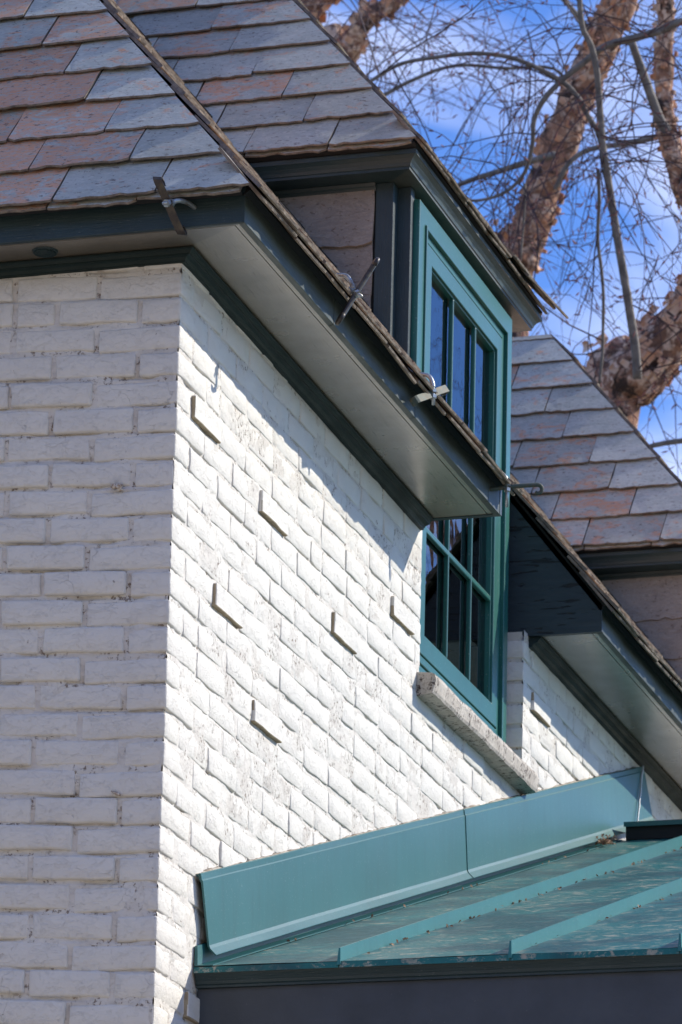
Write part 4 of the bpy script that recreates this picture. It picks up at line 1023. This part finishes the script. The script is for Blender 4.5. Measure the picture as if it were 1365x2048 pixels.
birch('river birch standing right of the house, mirrored in the dormer window', (5.2, 17.5),
      [(near([(5.2, 17, 14.5), (4.8, 17, 12.5), (4.2, 17, 10.8), (4.0, 17, 9), (4.3, 17.2, 7)]), DR, (30, 60))],
      [(near([(4.4, 17, 11), (5.2, 17, 12), (6.3, 17, 12.6)]), DR, 16, 6), (near([(4.0, 17, 9.6), (3.4, 17, 10.6), (2.6, 17, 11.0)]), DR, 14, 5), (near([(4.1, 17, 9.2), (5.3, 17, 9.9), (6.6, 17, 10.2)]), DR, 14, 5)],
      90, [(*PXY((random.uniform(2.5, 6.8), 17, random.uniform(7.5, 13))), DR) for _ in range(50)], .05, 60, 61, 1.3)
# evergreens further round to the right; the panes mirror them
def evergreen(label, x, y, h, r, seed):
    random.seed(seed); root = empty('evergreen_tree', label, 'tree', (x, y, 0)); mb = MB(); mb.tube([(0, 0, 0), (.05, 0, h * .5), (0, 0, h)], [.18, .11, .02], 8); mb.build('trunk', M['limb'], root, smooth=True)
    mb = MB()
    for k in range(2600):
        t = random.random() ** .8; zz = .8 + (h - .8) * t; rr = r * (1 - t) * (.75 + .25 * math.sin(zz * 5 + seed)) * random.uniform(.3, 1); a = random.uniform(0, 6.283)
        p = Vector((rr * math.cos(a), rr * math.sin(a), zz - rr * .25)); d = Vector((math.cos(a), math.sin(a), random.gauss(-.3, .3))).normalized() * .30; s = d.cross(Vector((0, 0, 1))).normalized() * .10
        mb.add([p, p + d * .5 + s, p + d, p + d * .5 - s], [(0, 1, 2, 3)])
    mb.build('crown', M['evergreen'], root)
evergreen('tall dark evergreen beyond the right side of the house', 6.0, 24, 8.6, 2.4, 3)
evergreen('shorter dark evergreen nearest the right side of the house', 8.6, 22, 7.6, 2.2, 5)
evergreen('dark evergreen furthest back on the right', 3.4, 27, 8.2, 2.2, 8)

# ------------------------------------------------------------------ unseen house added behind the camera; its sunlit tan front bounces warm light
N = empty('added_bounce_house', 'unseen tan stucco house with a brown gable roof, added to bounce warm light', 'house', (0, -15, 0))
m = Mat('tan_stucco', rough=.9, spec=.2); b = m.noise(30, 5); m.color(m.mix(m.ramp(b, .3, .7), (.56, .43, .31), (.48, .37, .27))); m.bump(b, .004); M['stucco'] = m.m
m = Mat('brown_shingle', (.16, .11, .085), .9, .2); M['shingle'] = m.m
def nb(name, boxes, mat, par=None):
    mb = MB()
    for b_ in boxes: mb.box(*b_)
    return mb.build(name, M[mat], par or N)
nb('wall', [(-13, 11, -9, 0, 0, 7.0)], 'stucco')
mb = MB(); mb.loft([(-13.6, .5, 6.9), (-13.6, -9.5, 6.9), (-13.6, -4.5, 11.2)], [(11.6, .5, 6.9), (11.6, -9.5, 6.9), (11.6, -4.5, 11.2)]); mb.build('roof', M['shingle'], N)
for fx in (-11, -7, -3, 1, 5, 8.6):
    for z0_ in (1.1, 4.2):
        if fx == 1 and z0_ < 2: nb('door', [(fx, fx + 1.1, 0, .06, .1, 2.3)], 'panel'); continue
        w_ = nb('window', [(fx, fx + 1.3, 0, .07, z0_, z0_ + 1.6)], 'brick'); nb('pane', [(fx + .1, fx + 1.2, .07, .085, z0_ + .1, z0_ + 1.5)], 'under', w_)
nb('chimney', [(6, 7, -5.2, -4.2, 9, 12.3)], 'shingle')
